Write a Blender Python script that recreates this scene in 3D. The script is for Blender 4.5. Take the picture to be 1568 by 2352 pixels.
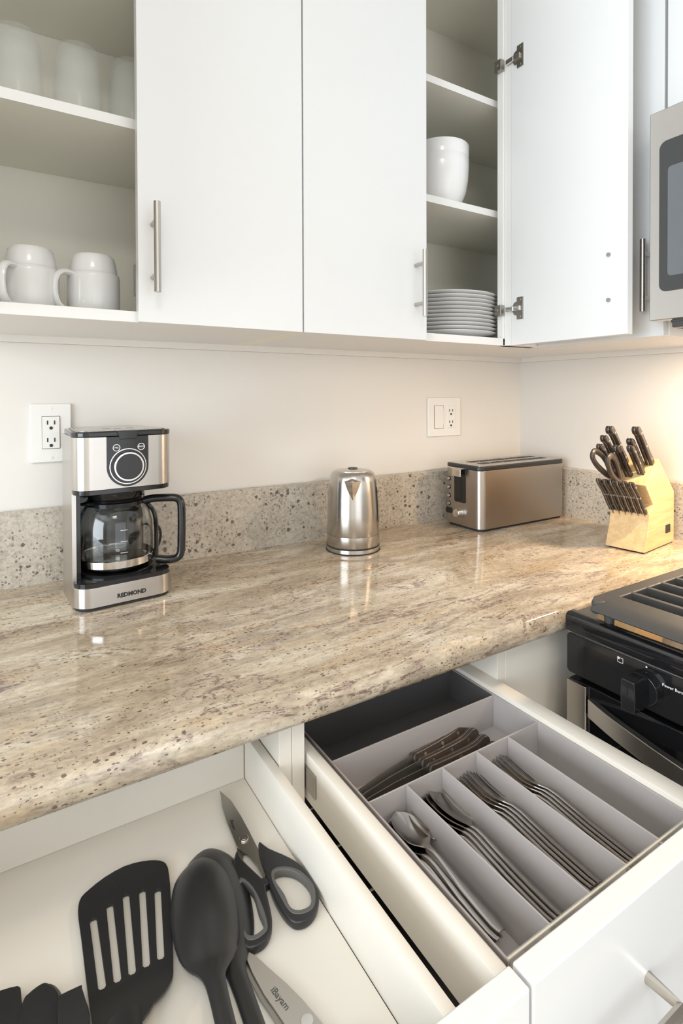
import bpy, bmesh, math, random
from mathutils import Vector, Matrix
for o in list(bpy.data.objects):
    bpy.data.objects.remove(o)
sc = bpy.context.scene
COL = sc.collection
PI = math.pi
random.seed(7)

# ------------------------------------------------------------------ camera
cam = bpy.data.cameras.new('camera')
cam.sensor_fit = 'VERTICAL'; cam.sensor_height = 36.0
cam.lens = 1254.95 / 2352 * 36.0
cam.shift_y = -(1176 - 923.57) / 2352
cam.clip_start = 0.02
camo = bpy.data.objects.new('camera', cam); COL.objects.link(camo)
R_ = Vector((0.85200, -0.52350, -0.00350)); U_ = Vector((0.0098, 0.0092, 0.9999)); F_ = Vector((0.5234, 0.8520, -0.0130))
camo.matrix_world = Matrix(((R_.x, U_.x, -F_.x, -1.4682), (R_.y, U_.y, -F_.y, -1.2460), (R_.z, U_.z, -F_.z, 1.2841), (0, 0, 0, 1)))
sc.camera = camo

# ------------------------------------------------------------------ world, lights, exposure
wd = bpy.data.worlds.new('sky'); sc.world = wd; wd.use_nodes = True
bg = wd.node_tree.nodes['Background']; bg.inputs[0].default_value = (0.75, 0.86, 1.0, 1); bg.inputs[1].default_value = 1.0
sc.view_settings.view_transform = 'Standard'; sc.view_settings.look = 'None'
sc.view_settings.gamma = 1.0; sc.view_settings.use_curve_mapping = False
sc.view_settings.exposure = -0.4

def area(name, loc, target, sx, sy, power, col):
    l = bpy.data.lights.new(name, 'AREA'); l.shape = 'RECTANGLE'; l.size = sx; l.size_y = sy
    l.energy = power; l.color = col
    o = bpy.data.objects.new(name, l); COL.objects.link(o); o.location = loc
    o.rotation_euler = (Vector(target) - Vector(loc)).to_track_quat('-Z', 'Y').to_euler()
    return o
area('window_daylight', (-3.97, -1.60, 1.50), (0, -1.60, 1.45), 2.0, 1.6, 126, (0.86, 0.94, 1.0))
area('added_front_fill', (-1.05, -3.37, 1.12), (-1.05, 0, 1.12), 1.9, 2.0, 25, (1.0, 0.985, 0.96))  # added soft fill from behind the camera, brightens the cabinet interiors
area('ceiling_lamp_light', (-1.75, -2.05, 2.50), (-1.75, -2.05, 0), 0.5, 0.5, 14, (1.0, 0.93, 0.85))

# ------------------------------------------------------------------ materials
def mat(name, col=(0.8, 0.8, 0.8), rough=0.5, metal=0.0, **kw):
    m = bpy.data.materials.new(name); m.use_nodes = True
    b = m.node_tree.nodes['Principled BSDF']
    b.inputs['Base Color'].default_value = (*col, 1); b.inputs['Roughness'].default_value = rough
    b.inputs['Metallic'].default_value = metal
    for k, v in kw.items():
        b.inputs[k.replace('_', ' ')].default_value = v
    return m
def nodes(m):
    nt = m.node_tree
    return nt, nt.nodes['Principled BSDF'], (lambda t: nt.nodes.new('ShaderNode' + t)), nt.links.new
def coords(nt, scale=(1, 1, 1), rot=(0, 0, 0)):
    tc = nt.nodes.new('ShaderNodeTexCoord'); mp = nt.nodes.new('ShaderNodeMapping')
    mp.inputs['Scale'].default_value = scale; mp.inputs['Rotation'].default_value = rot
    nt.links.new(tc.outputs['Object'], mp.inputs['Vector']); return mp.outputs['Vector']
def noise(nt, vec, scale, detail=4, rough=0.55, dist=0.0):
    n = nt.nodes.new('ShaderNodeTexNoise'); n.inputs['Scale'].default_value = scale; n.inputs['Detail'].default_value = detail
    n.inputs['Roughness'].default_value = rough; n.inputs['Distortion'].default_value = dist
    nt.links.new(vec, n.inputs['Vector']); return n.outputs['Fac']
def ramp(nt, fac, stops, interp='LINEAR'):
    r = nt.nodes.new('ShaderNodeValToRGB'); cr = r.color_ramp; cr.interpolation = interp
    while len(cr.elements) < len(stops): cr.elements.new(0.5)
    for e, (p, c) in zip(cr.elements, stops):
        e.position = p; e.color = (*c, 1) if len(c) == 3 else c
    nt.links.new(fac, r.inputs['Fac']); return r.outputs['Color']
def mix(nt, fac, a, b, mode='MIX'):
    n = nt.nodes.new('ShaderNodeMix'); n.data_type = 'RGBA'; n.blend_type = mode
    for s, v in ((n.inputs['Factor'], fac), (n.inputs['A'], a), (n.inputs['B'], b)):
        if isinstance(v, (int, float)): s.default_value = v
        elif isinstance(v, tuple): s.default_value = (*v, 1)
        else: nt.links.new(v, s)
    return n.outputs['Result']
def math_(nt, op, a, b=None):
    n = nt.nodes.new('ShaderNodeMath'); n.operation = op
    for s, v in zip(n.inputs, (a, b)):
        if v is None: continue
        if isinstance(v, (int, float)): s.default_value = v
        else: nt.links.new(v, s)
    return n.outputs[0]
def bump(nt, b, h, strength, dist=0.001):
    n = nt.nodes.new('ShaderNodeBump'); n.inputs['Strength'].default_value = strength; n.inputs['Distance'].default_value = dist
    nt.links.new(h, n.inputs['Height']); nt.links.new(n.outputs['Normal'], b.inputs['Normal'])
G = lambda v: (v, v, v)

def granite(name, across):
    m = mat(name, rough=0.09); nt, b, N, L = nodes(m)
    vi = coords(nt)
    def stretched(x, y, r): return coords(nt, (x, y, y), (0, 0, r))
    if across:
        base = ramp(nt, noise(nt, vi, 7.0, 4, 0.6, 0.6), [(0.3, (0.41, 0.36, 0.29)), (0.5, (0.50, 0.445, 0.37)), (0.7, (0.56, 0.50, 0.42))])
        g = noise(nt, vi, 150, 5, 0.75)
        base = mix(nt, 0.7, base, ramp(nt, g, [(0.30, G(0.22)), (0.42, G(0.72)), (0.52, G(1.0)), (0.66, G(1.25))]), 'MULTIPLY')
    else:
        v = stretched(1.0, 3.6, -0.20)
        base = ramp(nt, noise(nt, v, 3.0, 6, 0.62, 1.1), [(0.28, (0.25, 0.185, 0.13)), (0.41, (0.40, 0.32, 0.23)), (0.52, (0.51, 0.425, 0.315)), (0.63, (0.64, 0.565, 0.455)), (0.74, (0.72, 0.67, 0.585))])
        base = mix(nt, ramp(nt, noise(nt, v, 6.5, 3, 0.5, 0.4), [(0.54, G(0)), (0.70, G(0.6))]), base, (0.50, 0.36, 0.21))
        base = mix(nt, ramp(nt, noise(nt, stretched(1.2, 4.6, -0.28), 4.6, 5, 0.65, 0.9), [(0.52, G(0)), (0.66, G(0.65))]), base, (0.30, 0.245, 0.20))
        g = noise(nt, stretched(1.0, 2.8, -0.15), 62, 5, 0.72, 0.3)
        base = mix(nt, 0.62, base, ramp(nt, g, [(0.30, G(0.30)), (0.43, G(0.80)), (0.53, G(1.0)), (0.68, G(1.35))]), 'MULTIPLY')
    def specks(scale, size, amount, vec, gate, dark, wobble=0.5):
        spk = N('TexVoronoi'); spk.inputs['Scale'].default_value = scale; L(vec, spk.inputs['Vector'])
        sd = math_(nt, 'ADD', spk.outputs['Distance'], math_(nt, 'MULTIPLY', math_(nt, 'SUBTRACT', noise(nt, vi, scale * 3.2, 2), 0.5), wobble))
        cell = N('SeparateColor'); L(spk.outputs['Color'], cell.inputs[0])
        on = math_(nt, 'GREATER_THAN', math_(nt, 'ADD', cell.outputs[0], math_(nt, 'MULTIPLY', gate, 1.6)), amount)
        size_ = math_(nt, 'MULTIPLY', math_(nt, 'ADD', math_(nt, 'MULTIPLY', cell.outputs[1], 0.8), 0.45), size)
        return mix(nt, math_(nt, 'MULTIPLY', math_(nt, 'LESS_THAN', sd, math_(nt, 'MULTIPLY', on, size_)), 0.85), base, dark)
    if across:
        gt = noise(nt, vi, 9.0, 3, 0.6)
        base = specks(70, 0.30, 1.66, vi, gt, (0.075, 0.055, 0.045))
        base = specks(170, 0.34, 1.60, vi, gt, (0.16, 0.125, 0.10))
    else:
        gt = noise(nt, stretched(1.0, 3.2, -0.2), 7.0, 4, 0.65, 0.6)
        base = specks(125, 0.33, 1.68, stretched(1.0, 1.7, -0.1), gt, (0.095, 0.055, 0.045))
        base = specks(230, 0.36, 1.60, stretched(1.0, 1.7, -0.1), gt, (0.15, 0.10, 0.075))
        ridge = noise(nt, stretched(0.85, 3.0, -0.17), 2.9, 8, 0.66, 0.7)
        vein = ramp(nt, math_(nt, 'ABSOLUTE', math_(nt, 'SUBTRACT', ridge, 0.5)), [(0.0, G(0.95)), (0.006, G(0.7)), (0.017, G(0))])
        gate2 = ramp(nt, noise(nt, stretched(1.2, 2.6, 0), 3.4, 3), [(0.44, G(0)), (0.52, G(0.9))])
        brk = ramp(nt, noise(nt, vi, 85, 3, 0.7), [(0.40, G(0)), (0.53, G(1))])
        base = mix(nt, mix(nt, 1.0, mix(nt, 1.0, vein, gate2, 'MULTIPLY'), brk, 'MULTIPLY'), base, (0.125, 0.06, 0.055))
    L(base, b.inputs['Base Color'])
    b.inputs['Roughness'].default_value = 0.07 if not across else 0.22
    return m

def brushed(name, col, rough, axis, aniso=0.0):
    m = mat(name, col, rough, 1.0); nt, b, N, L = nodes(m)
    sc_ = {'x': (3, 400, 400), 'y': (400, 3, 400), 'z': (400, 400, 3)}[axis]
    h = noise(nt, coords(nt, sc_), 1.0, 2, 0.5)
    L(ramp(nt, h, [(0.3, G(rough - 0.012)), (0.7, G(rough + 0.012))]), b.inputs['Roughness'])
    if aniso:
        t = N('Tangent'); t.direction_type = 'RADIAL'; t.axis = 'Z'; L(t.outputs[0], b.inputs['Tangent'])
        b.inputs['Anisotropic'].default_value = aniso; b.inputs['Anisotropic Rotation'].default_value = 0.25
    return m
def painted(name, col, rough, scale=60, s=0.03):
    m = mat(name, col, rough); nt, b, N, L = nodes(m)
    h = noise(nt, coords(nt), scale, 4)
    L(mix(nt, 0.06, (col[0], col[1], col[2]), ramp(nt, noise(nt, coords(nt), 2.2, 3), [(0.3, tuple(c * 0.8 for c in col)), (0.7, col)])), b.inputs['Base Color'])
    bump(nt, b, h, s, 0.001)
    return m

M = {}
M['wall'] = painted('wall_paint', (0.74, 0.71, 0.665), 0.42, 140, 0.05)
M['ceil'] = painted('ceiling_paint', (0.85, 0.84, 0.82), 0.7)
M['cab'] = painted('white_lacquer', (0.765, 0.77, 0.77), 0.28, 30, 0.01)
M['cabin'] = painted("cabinet_interior", (0.90, 0.875, 0.775), 0.5, 30, 0.01)
M['edge'] = painted('white_edge_band', (0.82, 0.81, 0.79), 0.35, 30, 0.01)
M['drawer'] = painted('drawer_melamine', (0.77, 0.725, 0.65), 0.38, 30, 0.01)
M['granite'] = granite('polished_granite', False)
M['granite_splash'] = granite('granite_cross_cut', True)
M['steel_h'] = brushed('brushed_steel_horizontal', (0.56, 0.53, 0.50), 0.30, 'x', 0.7)
M['steel_v'] = brushed('brushed_steel_vertical', (0.54, 0.51, 0.475), 0.25, 'z', 0.6)
M['steel_t'] = brushed('satin_steel', (0.45, 0.41, 0.37), 0.34, 'z', 0.5)
M['polished'] = mat('polished_steel', (0.55, 0.545, 0.53), 0.14, 1.0)
M['steel_p'] = mat('plain_satin_steel', (0.60, 0.58, 0.555), 0.32, 1.0)
M['steel_y'] = brushed('brushed_steel_across', (0.60, 0.575, 0.55), 0.28, 'y')
M['nickel'] = mat('satin_nickel', (0.50, 0.47, 0.43), 0.28, 1.0)
M['chrome'] = mat('chrome', (0.72, 0.70, 0.68), 0.1, 1.0)
M['cutlery'] = mat('cutlery_steel', (0.50, 0.48, 0.46), 0.2, 1.0)
M['hinge'] = mat('zinc_hinge', (0.42, 0.40, 0.37), 0.3, 1.0)
M['black_gloss'] = mat('black_gloss_plastic', (0.012, 0.012, 0.013), 0.12)
M['black_enamel'] = mat('black_enamel', (0.010, 0.010, 0.011), 0.07)
M['black_matte'] = mat('black_nylon', (0.019, 0.019, 0.020), 0.34)
M['black_dark'] = mat('black_void_plastic', (0.006, 0.006, 0.006), 0.5)
M['grip'] = mat('grey_soft_grip', (0.105, 0.10, 0.095), 0.55)
M['handle_black'] = mat('black_knife_handle', (0.050, 0.038, 0.032), 0.33)
M['rubber'] = mat('black_rubber', (0.02, 0.02, 0.02), 0.7)
M['iron'] = painted('cast_iron', (0.062, 0.060, 0.058), 0.5, 300, 0.25)
M['ceramic'] = mat('white_ceramic', (0.74, 0.73, 0.71), 0.16)
M['ceramic_b'] = mat('white_porcelain', (0.86, 0.86, 0.86), 0.14)
M['plastic_w'] = mat('white_plate_plastic', (0.80, 0.785, 0.75), 0.32)
M['tray'] = mat('grey_tray_plastic', (0.40, 0.37, 0.36), 0.32)
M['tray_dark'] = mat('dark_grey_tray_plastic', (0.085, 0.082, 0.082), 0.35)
M['slot_dark'] = mat('dark_slot', (0.03, 0.028, 0.025), 0.6)
M['print_white'] = mat('white_print', (0.8, 0.8, 0.8), 0.5)
M['print_grey'] = mat('grey_print', (0.10, 0.10, 0.10), 0.5)
M['print_black'] = mat('black_print', (0.02, 0.02, 0.02), 0.5)
M['floor'] = painted('floor_finish', (0.60, 0.53, 0.44), 0.35, 40, 0.05)
M['blade'] = brushed('blade_steel', (0.40, 0.385, 0.36), 0.34, 'x')
M['blade_pale'] = brushed('pale_blade_steel', (0.62, 0.60, 0.56), 0.36, 'x')
M['door_glass'] = mat('oven_black_glass', (0.008, 0.008, 0.009), 0.04)
M['mw_glass'] = mat('microwave_window_glass', (0.17, 0.185, 0.20), 0.12, 0.35)
M['mw_frame'] = mat('microwave_window_border', (0.05, 0.05, 0.052), 0.28)
M['alu'] = mat('burner_aluminium', (0.55, 0.53, 0.50), 0.4, 1.0)
def glassm(name, col, rough=0.0, ior=1.45):
    return mat(name, col, rough, 0.0, Transmission_Weight=1.0, IOR=ior)
M['glass'] = mat('clear_glass', (0.86, 0.89, 0.85), 0.03, Alpha=0.13)
M['carafe_glass'] = glassm('carafe_glass', (0.93, 0.95, 0.95))
M['acrylic'] = mat('clear_acrylic', (0.85, 0.82, 0.76), 0.05, Alpha=0.22)
M['acrylic_glint'] = mat('acrylic_painted_glint', (0.85, 0.80, 0.66), 0.1, Alpha=0.75)  # opaque cream: light caught by the clear panel's top edge, put into colour
M['dark_inside'] = mat('dark_cabinet_inside', (0.022, 0.018, 0.015), 0.6)  # near-black brown on the inside panels of the lower cabinets
M['tank'] = glassm('water_tank_plastic', (0.86, 0.88, 0.87), 0.08, 1.12)
def woodm():
    m = mat('pale_block_wood', rough=0.42); nt, b, N, L = nodes(m)
    v = coords(nt, (6, 60, 60), (0, 0.72, 0)); n = noise(nt, v, 1.3, 5, 0.6, 0.7)
    L(ramp(nt, n, [(0.25, (0.58, 0.37, 0.17)), (0.55, (0.72, 0.50, 0.26)), (0.8, (0.78, 0.58, 0.33))]), b.inputs['Base Color'])
    bump(nt, b, n, 0.08, 0.0005); return m
M['wood'] = woodm()
def emis(name, col, s):
    m = mat(name, col, 0.4); b = m.node_tree.nodes['Principled BSDF']
    b.inputs['Emission Color'].default_value = (*col, 1); b.inputs['Emission Strength'].default_value = s; return m
M['lamp_warm'] = emis('warm_lamp_lens', (1.0, 0.72, 0.40), 6.0)
M['lamp_ceiling'] = emis('ceiling_diffuser', (1.0, 0.93, 0.84), 4.0)

# ------------------------------------------------------------------ mesh helpers
def catmull(pts, k=4, closed=True):
    n = len(pts); out = []
    rng = range(n) if closed else range(n - 1)
    g = lambda i: pts[i % n] if closed else pts[max(0, min(n - 1, i))]
    for i in rng:
        p0, p1, p2, p3 = g(i - 1), g(i), g(i + 1), g(i + 2)
        for j in range(k):
            t = j / k
            out.append(tuple(0.5 * (2 * b + (c - a) * t + (2 * a - 5 * b + 4 * c - d) * t * t + (3 * b - a - 3 * c + d) * t ** 3) for a, b, c, d in zip(p0, p1, p2, p3)))
    if not closed: out.append(tuple(pts[-1]))
    return out
def rrect(x0, x1, y0, y1, r, n=6):
    if not isinstance(r, (tuple, list)): r = (r,) * 4
    out = []
    for (cx, cy, a0, rr) in ((x0, y0, PI, r[0]), (x1, y0, 1.5 * PI, r[1]), (x1, y1, 0, r[2]), (x0, y1, 0.5 * PI, r[3])):
        ox = cx + (rr if cx == x0 else -rr); oy = cy + (rr if cy == y0 else -rr)
        for i in range(n + 1):
            a = a0 + 0.5 * PI * i / n; out.append((ox + rr * math.cos(a), oy + rr * math.sin(a)))
    return out
class MB:
    def __init__(s): s.v = []; s.f = []
    def add(s, v, f):
        o = len(s.v); s.v += [tuple(p) for p in v]; s.f += [tuple(i + o for i in q) for q in f]; return s
    def box(s, x0, x1, y0, y1, z0, z1):
        v = [(x, y, z) for x in (x0, x1) for y in (y0, y1) for z in (z0, z1)]
        return s.add(v, [(0, 1, 3, 2), (4, 6, 7, 5), (0, 4, 5, 1), (2, 3, 7, 6), (0, 2, 6, 4), (1, 5, 7, 3)])
    def prism(s, poly, a, b, axis='z'):
        n = len(poly)
        P = {'z': lambda p, h: (p[0], p[1], h), 'y': lambda p, h: (p[0], h, p[1]), 'x': lambda p, h: (h, p[0], p[1])}[axis]
        v = [P(p, a) for p in poly] + [P(p, b) for p in poly]
        return s.add(v, [tuple(range(n))[::-1], tuple(range(n, 2 * n))] + [(i, (i + 1) % n, n + (i + 1) % n, n + i) for i in range(n)])
    def lathe(s, prof, c=(0, 0), n=32):
        v = []; f = []; idx = []
        for (r, z) in prof:
            if r < 1e-6: idx.append([len(v)] * n); v.append((c[0], c[1], z))
            else:
                idx.append(list(range(len(v), len(v) + n)))
                v += [(c[0] + r * math.cos(2 * PI * i / n), c[1] + r * math.sin(2 * PI * i / n), z) for i in range(n)]
        for a, b in zip(idx, idx[1:]):
            for i in range(n):
                j = (i + 1) % n; q = []
                for k in (a[i], a[j], b[j], b[i]):
                    if k not in q: q.append(k)
                if len(q) > 2: f.append(tuple(q))
        return s.add(v, f)
    def tube(s, path, r, n=10, closed=False, caps=True, sq=1.0):
        P = [Vector(p) for p in path]; m = len(P); rs = r if isinstance(r, (list, tuple)) else [r] * m
        v = []; up = Vector((0, 0, 1)); prev = None
        for i in range(m):
            t = (P[(i + 1) % m] - P[i - 1]) if closed else (P[min(i + 1, m - 1)] - P[max(i - 1, 0)])
            t.normalize()
            if prev is None:
                a = up if abs(t.z) < 0.9 else Vector((0, 1, 0)); nrm = (a - t * a.dot(t)).normalized()
            else: nrm = (prev - t * prev.dot(t)).normalized()
            prev = nrm; bi = t.cross(nrm)
            for k in range(n):
                an = 2 * PI * k / n; v.append(P[i] + nrm * rs[i] * math.cos(an) + bi * rs[i] * sq * math.sin(an))
        f = []
        for i in range(m if closed else m - 1):
            a = i * n; b = ((i + 1) % m) * n
            f += [(a + k, a + (k + 1) % n, b + (k + 1) % n, b + k) for k in range(n)]
        if caps and not closed: f += [tuple(range(n))[::-1], tuple(range((m - 1) * n, m * n))]
        return s.add(v, f)
    def cyl(s, p0, p1, r, n=16, r2=None): return s.tube([p0, p1], [r, r if r2 is None else r2], n)
    def shell(s, st, n=8, thick=0.0015):
        """st: (cx, cy, cz, halfwidth, crown, angle) sections lofted into a thin curved sheet; crown > 0 is convex up"""
        top = []; bot = []
        for (cx, cy, cz, w, h, a) in st:
            sx, sy = math.cos(a), math.sin(a)
            for i in range(n + 1):
                q = -1 + 2 * i / n
                z = cz + h * (1 - q * q)
                top.append((cx + sx * q * w, cy + sy * q * w, z)); bot.append((cx + sx * q * w, cy + sy * q * w, z - thick))
        m = len(st); k = n + 1; o = len(top); f = []
        for i in range(m - 1):
            for j in range(n):
                a = i * k + j
                f.append((a, a + 1, a + k + 1, a + k)); f.append((o + a, o + a + k, o + a + k + 1, o + a + 1))
            for e in (0, n):
                a = i * k + e; q = (a, a + k, o + a + k, o + a); f.append(q if e == 0 else q[::-1])
        for r0 in (0, (m - 1) * k):
            for j in range(n):
                q = (r0 + j, o + r0 + j, o + r0 + j + 1, r0 + j + 1); f.append(q if r0 == 0 else q[::-1])
        return s.add(top + bot, f)
    def xf(s, mx): s.v = [tuple(mx @ Vector(p)) for p in s.v]; return s
    def mesh(s, name, smooth=True, angle=38):
        me = bpy.data.meshes.new(name); me.from_pydata(s.v, [], s.f)
        bm = bmesh.new(); bm.from_mesh(me); bmesh.ops.recalc_face_normals(bm, faces=bm.faces); bm.to_mesh(me); bm.free()
        if smooth: me.shade_smooth(); me.set_sharp_from_angle(angle=math.radians(angle))
        return me
    def build(s, name, material, parent=None, bevel=0.0, seg=2, smooth=True, angle=38):
        me = s.mesh(name, smooth, angle); me.materials.append(M[material])
        o = bpy.data.objects.new(name, me); COL.objects.link(o)
        if parent: o.parent = parent
        if bevel:
            b = o.modifiers.new('bevel', 'BEVEL'); b.width = bevel; b.segments = seg; b.limit_method = 'ANGLE'; b.angle_limit = math.radians(40); b.harden_normals = True
        return o
def thing(name, label, cat, loc=(0, 0, 0), rz=0, group=None):
    o = bpy.data.objects.new(name, None); COL.objects.link(o); o.empty_display_size = 0.02
    o.location = loc; o.rotation_euler = (0, 0, rz); return tag(o, label, cat, group)
def tag(o, label, cat, group=None):
    o['label'] = label; o['category'] = cat
    if group: o['group'] = group
    return o
def struct(o): o['kind'] = 'structure'; return o
def copy_tree(o, parent=None):
    c = o.copy(); COL.objects.link(c); c.parent = parent
    for ch in list(o.children): copy_tree(ch, c)
    return c
def link_mesh(me, name, material, parent, smooth=True, angle=38):
    me.materials.clear(); me.materials.append(M[material])
    if smooth: me.shade_smooth(); me.set_sharp_from_angle(angle=math.radians(angle))
    o = bpy.data.objects.new(name, me); COL.objects.link(o); o.parent = parent; return o
def flat(polys, thick, bev=0.0):
    """2D outlines (first = outside, others = holes) filled and extruded upwards from z = 0"""
    cu = bpy.data.curves.new('outline', 'CURVE'); cu.dimensions = '2D'; cu.fill_mode = 'BOTH'
    cu.extrude = thick / 2 - bev; cu.bevel_depth = bev; cu.bevel_resolution = 1; cu.offset = -bev
    for p in polys:
        sp = cu.splines.new('POLY'); sp.points.add(len(p) - 1); sp.use_cyclic_u = True
        for q, pt in zip(sp.points, p): q.co = (pt[0], pt[1], 0, 1)
    o = bpy.data.objects.new('outline', cu); COL.objects.link(o)
    me = bpy.data.meshes.new_from_object(o.evaluated_get(bpy.context.evaluated_depsgraph_get()))
    bpy.data.objects.remove(o); bpy.data.curves.remove(cu)
    me.transform(Matrix.Translation((0, 0, thick / 2)))
    return me
def text(s, size, depth=0.0003, bold=0.0):
    cu = bpy.data.curves.new('lettering', 'FONT'); cu.body = s; cu.size = size; cu.extrude = depth; cu.align_x = 'CENTER'; cu.align_y = 'CENTER'; cu.offset = bold; cu.resolution_u = 2
    o = bpy.data.objects.new('lettering', cu); COL.objects.link(o)
    me = bpy.data.meshes.new_from_object(o.evaluated_get(bpy.context.evaluated_depsgraph_get()))
    bpy.data.objects.remove(o); bpy.data.curves.remove(cu); return me
def frame3(o, x, y): # matrix with local x, y axes given
    x = Vector(x).normalized(); y = Vector(y); z = x.cross(y).normalized(); y = z.cross(x)
    return Matrix(((x.x, y.x, z.x, o[0]), (x.y, y.y, z.y, o[1]), (x.z, y.z, z.z, o[2]), (0, 0, 0, 1)))

# ------------------------------------------------------------------ the room
RX0, RY0, RH = -4.0, -3.4, 2.62
struct(MB().box(RX0 - .1, .1, RY0 - .1, .1, -.1, 0).build('floor', 'floor', smooth=False))
struct(MB().box(RX0 - .1, .1, RY0 - .1, .1, RH, RH + .1).build('ceiling', 'ceil', smooth=False))
struct(MB().box(RX0 - .1, .1, 0, .1, 0, RH).build('wall_back', 'wall', smooth=False))
struct(MB().box(0, .1, RY0, 0, 0, RH).build('wall_right', 'wall', smooth=False))
DX0, DX1, DZ0, DZ1 = -2.02, -.08, .10, 2.14
struct(MB().box(RX0 - .1, DX0, RY0 - .1, RY0, 0, RH).box(DX1, .1, RY0 - .1, RY0, 0, RH).box(DX0, DX1, RY0 - .1, RY0, DZ1, RH).box(DX0, DX1, RY0 - .1, RY0, 0, DZ0).build('wall_front', 'wall', smooth=False))
df = MB().box(DX0 - .06, DX0, RY0 - .1, RY0 + .03, 0, DZ1 + .06).box(DX1, DX1 + .06, RY0 - .1, RY0 + .03, 0, DZ1 + .06).box(DX0, DX1, RY0 - .1, RY0 + .03, DZ1, DZ1 + .06).box(DX0, DX1, RY0 - .1, RY0 + .03, 0.02, DZ0)
struct(df.build('added_opening_1', 'edge', bevel=.003))  # frame of an unseen opening, added to carry the front fill light
WY0, WY1, WZ0, WZ1 = -2.62, -.58, .68, 2.32
wl = MB()
wl.box(RX0 - .1, RX0, RY0, WY0, 0, RH).box(RX0 - .1, RX0, WY1, 0, 0, RH).box(RX0 - .1, RX0, WY0, WY1, 0, WZ0).box(RX0 - .1, RX0, WY0, WY1, WZ1, RH)
struct(wl.build('wall_left', 'wall', smooth=False))
wf = MB()
wf.box(RX0 - .1, RX0 + .03, WY0 - .06, WY0, WZ0 - .06, WZ1 + .06).box(RX0 - .1, RX0 + .03, WY1, WY1 + .06, WZ0 - .06, WZ1 + .06)
wf.box(RX0 - .1, RX0 + .03, WY0, WY1, WZ1, WZ1 + .06).box(RX0 - .1, RX0 + .05, WY0, WY1, WZ0 - .06, WZ0)
struct(wf.build('window_1', 'edge', bevel=.003))
struct(MB().box(-3.9, -.0, -.014, 0, 1.389, 1.4045).build('trim_1', 'wall', bevel=.001))
struct(MB().box(-.014, 0, -1.4, -.014, 1.389, 1.4045).build('trim_2', 'wall', bevel=.001))
cl = thing('ceiling_light', 'round flush ceiling light with a white diffuser', 'ceiling light', (-1.75, -2.05, RH - .1))
MB().lathe([(0, .1), (.21, .1), (.22, .06), (.215, .05), (0, .05)]).build('housing', 'edge', cl)
MB().lathe([(0, .01), (.12, .014), (.19, .03), (.205, .055), (0, .055)]).build('diffuser', 'lamp_ceiling', cl)
def world_to(parent):
    mx = Matrix.Identity(4); p = parent
    while p is not None:
        mx = (Matrix.Translation(p.location) @ p.rotation_euler.to_matrix().to_4x4()) @ mx; p = p.parent
    return mx.inverted()
def W(mb, name, material, parent, bevel=0.0, **k):   # shape given in room coordinates, stored relative to its thing
    return mb.xf(world_to(parent)).build(name, material, parent, bevel, **k)
def WM(me, mx, name, material, parent, **k):
    me.transform(world_to(parent) @ mx); return link_mesh(me, name, material, parent, **k)

# ------------------------------------------------------------------ worktop
ct = thing('countertop', 'polished beige granite worktop with brown veins along the back wall', 'countertop', (-1.3, -.33, .874))
prof = [(-.002, .874), (-.640, .874), (-.6465, .8765), (-.650, .883), (-.6505, .898), (-.6475, .908), (-.641, .9135), (-.636, .914), (-.002, .914)]
W(MB().prism(prof, -2.60, -.002, 'x'), 'slab', 'granite', ct, angle=50)
W(MB().prism([(-.002, .914), (-.020, .914), (-.020, 1.057), (-.0175, 1.060), (-.002, 1.060)], -2.60, -.002, 'x'), 'backsplash', 'granite_splash', ct)
W(MB().prism([(-.002, .914), (-.020, .914), (-.020, 1.057), (-.0175, 1.060), (-.002, 1.060)], -.650, -.0205, 'y'), 'backsplash', 'granite_splash', ct)

# ------------------------------------------------------------------ upper cabinets
T = .018; ZB0, ZT0 = 1.403, 2.36; YF = -.316; YD = -.335
def bar_handle(parent, p, axis, length, out, r=.0053, name='handle'):
    p = Vector(p); a = Vector(axis); o = Vector(out)
    m = MB().cyl(p - a * length / 2, p + a * length / 2, r, 14)
    for s in (-1, 1):
        q = p + a * s * (length / 2 - .028); m.cyl(q, q - o, r * .75, 10)
    return W(m, name, 'nickel', parent)
def hinge(parent, z, xs, yd):   # cup on the open door's inner face and clip on the cabinet edge
    cup = MB()
    out = [(-.038, 0)]
    pts = [(-.344, -.006), (-.349, -.014), (-.357, -.017), (-.357, -.026), (-.3755, -.026), (-.3755, .026), (-.357, .026), (-.357, .017), (-.349, .014), (-.344, .006)]
    cup.prism([(y, z + dz) for y, dz in pts], xs - .003, xs + .0005, 'x')
    cup.cyl((xs - .0035, -.366, z - .020), (xs - .002, -.366, z - .020), .0038, 10).cyl((xs - .0035, -.366, z + .020), (xs - .002, -.366, z + .020), .0038, 10)
    h = W(cup, 'hinge', 'hinge', parent, .0006)
    W(MB().box(xs - .007, xs - .002, -.368, -.350, z - .006, z + .006).box(xs - .009, xs - .0035, -.350, -.328, z - .0055, z + .0055), 'hinge_arm', 'chrome', h, .001)
    clip = MB().box(xs - .014, xs - .0015, -.3185, -.3165, z - .013, z + .013).box(xs - .0165, xs - .0045, -.3200, -.300, z - .013, z + .013)
    clip.cyl((xs - .0165, -.309, z), (xs - .018, -.309, z), .004, 10)
    W(clip, 'hinge_clip', 'hinge', h, .0008)

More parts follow.
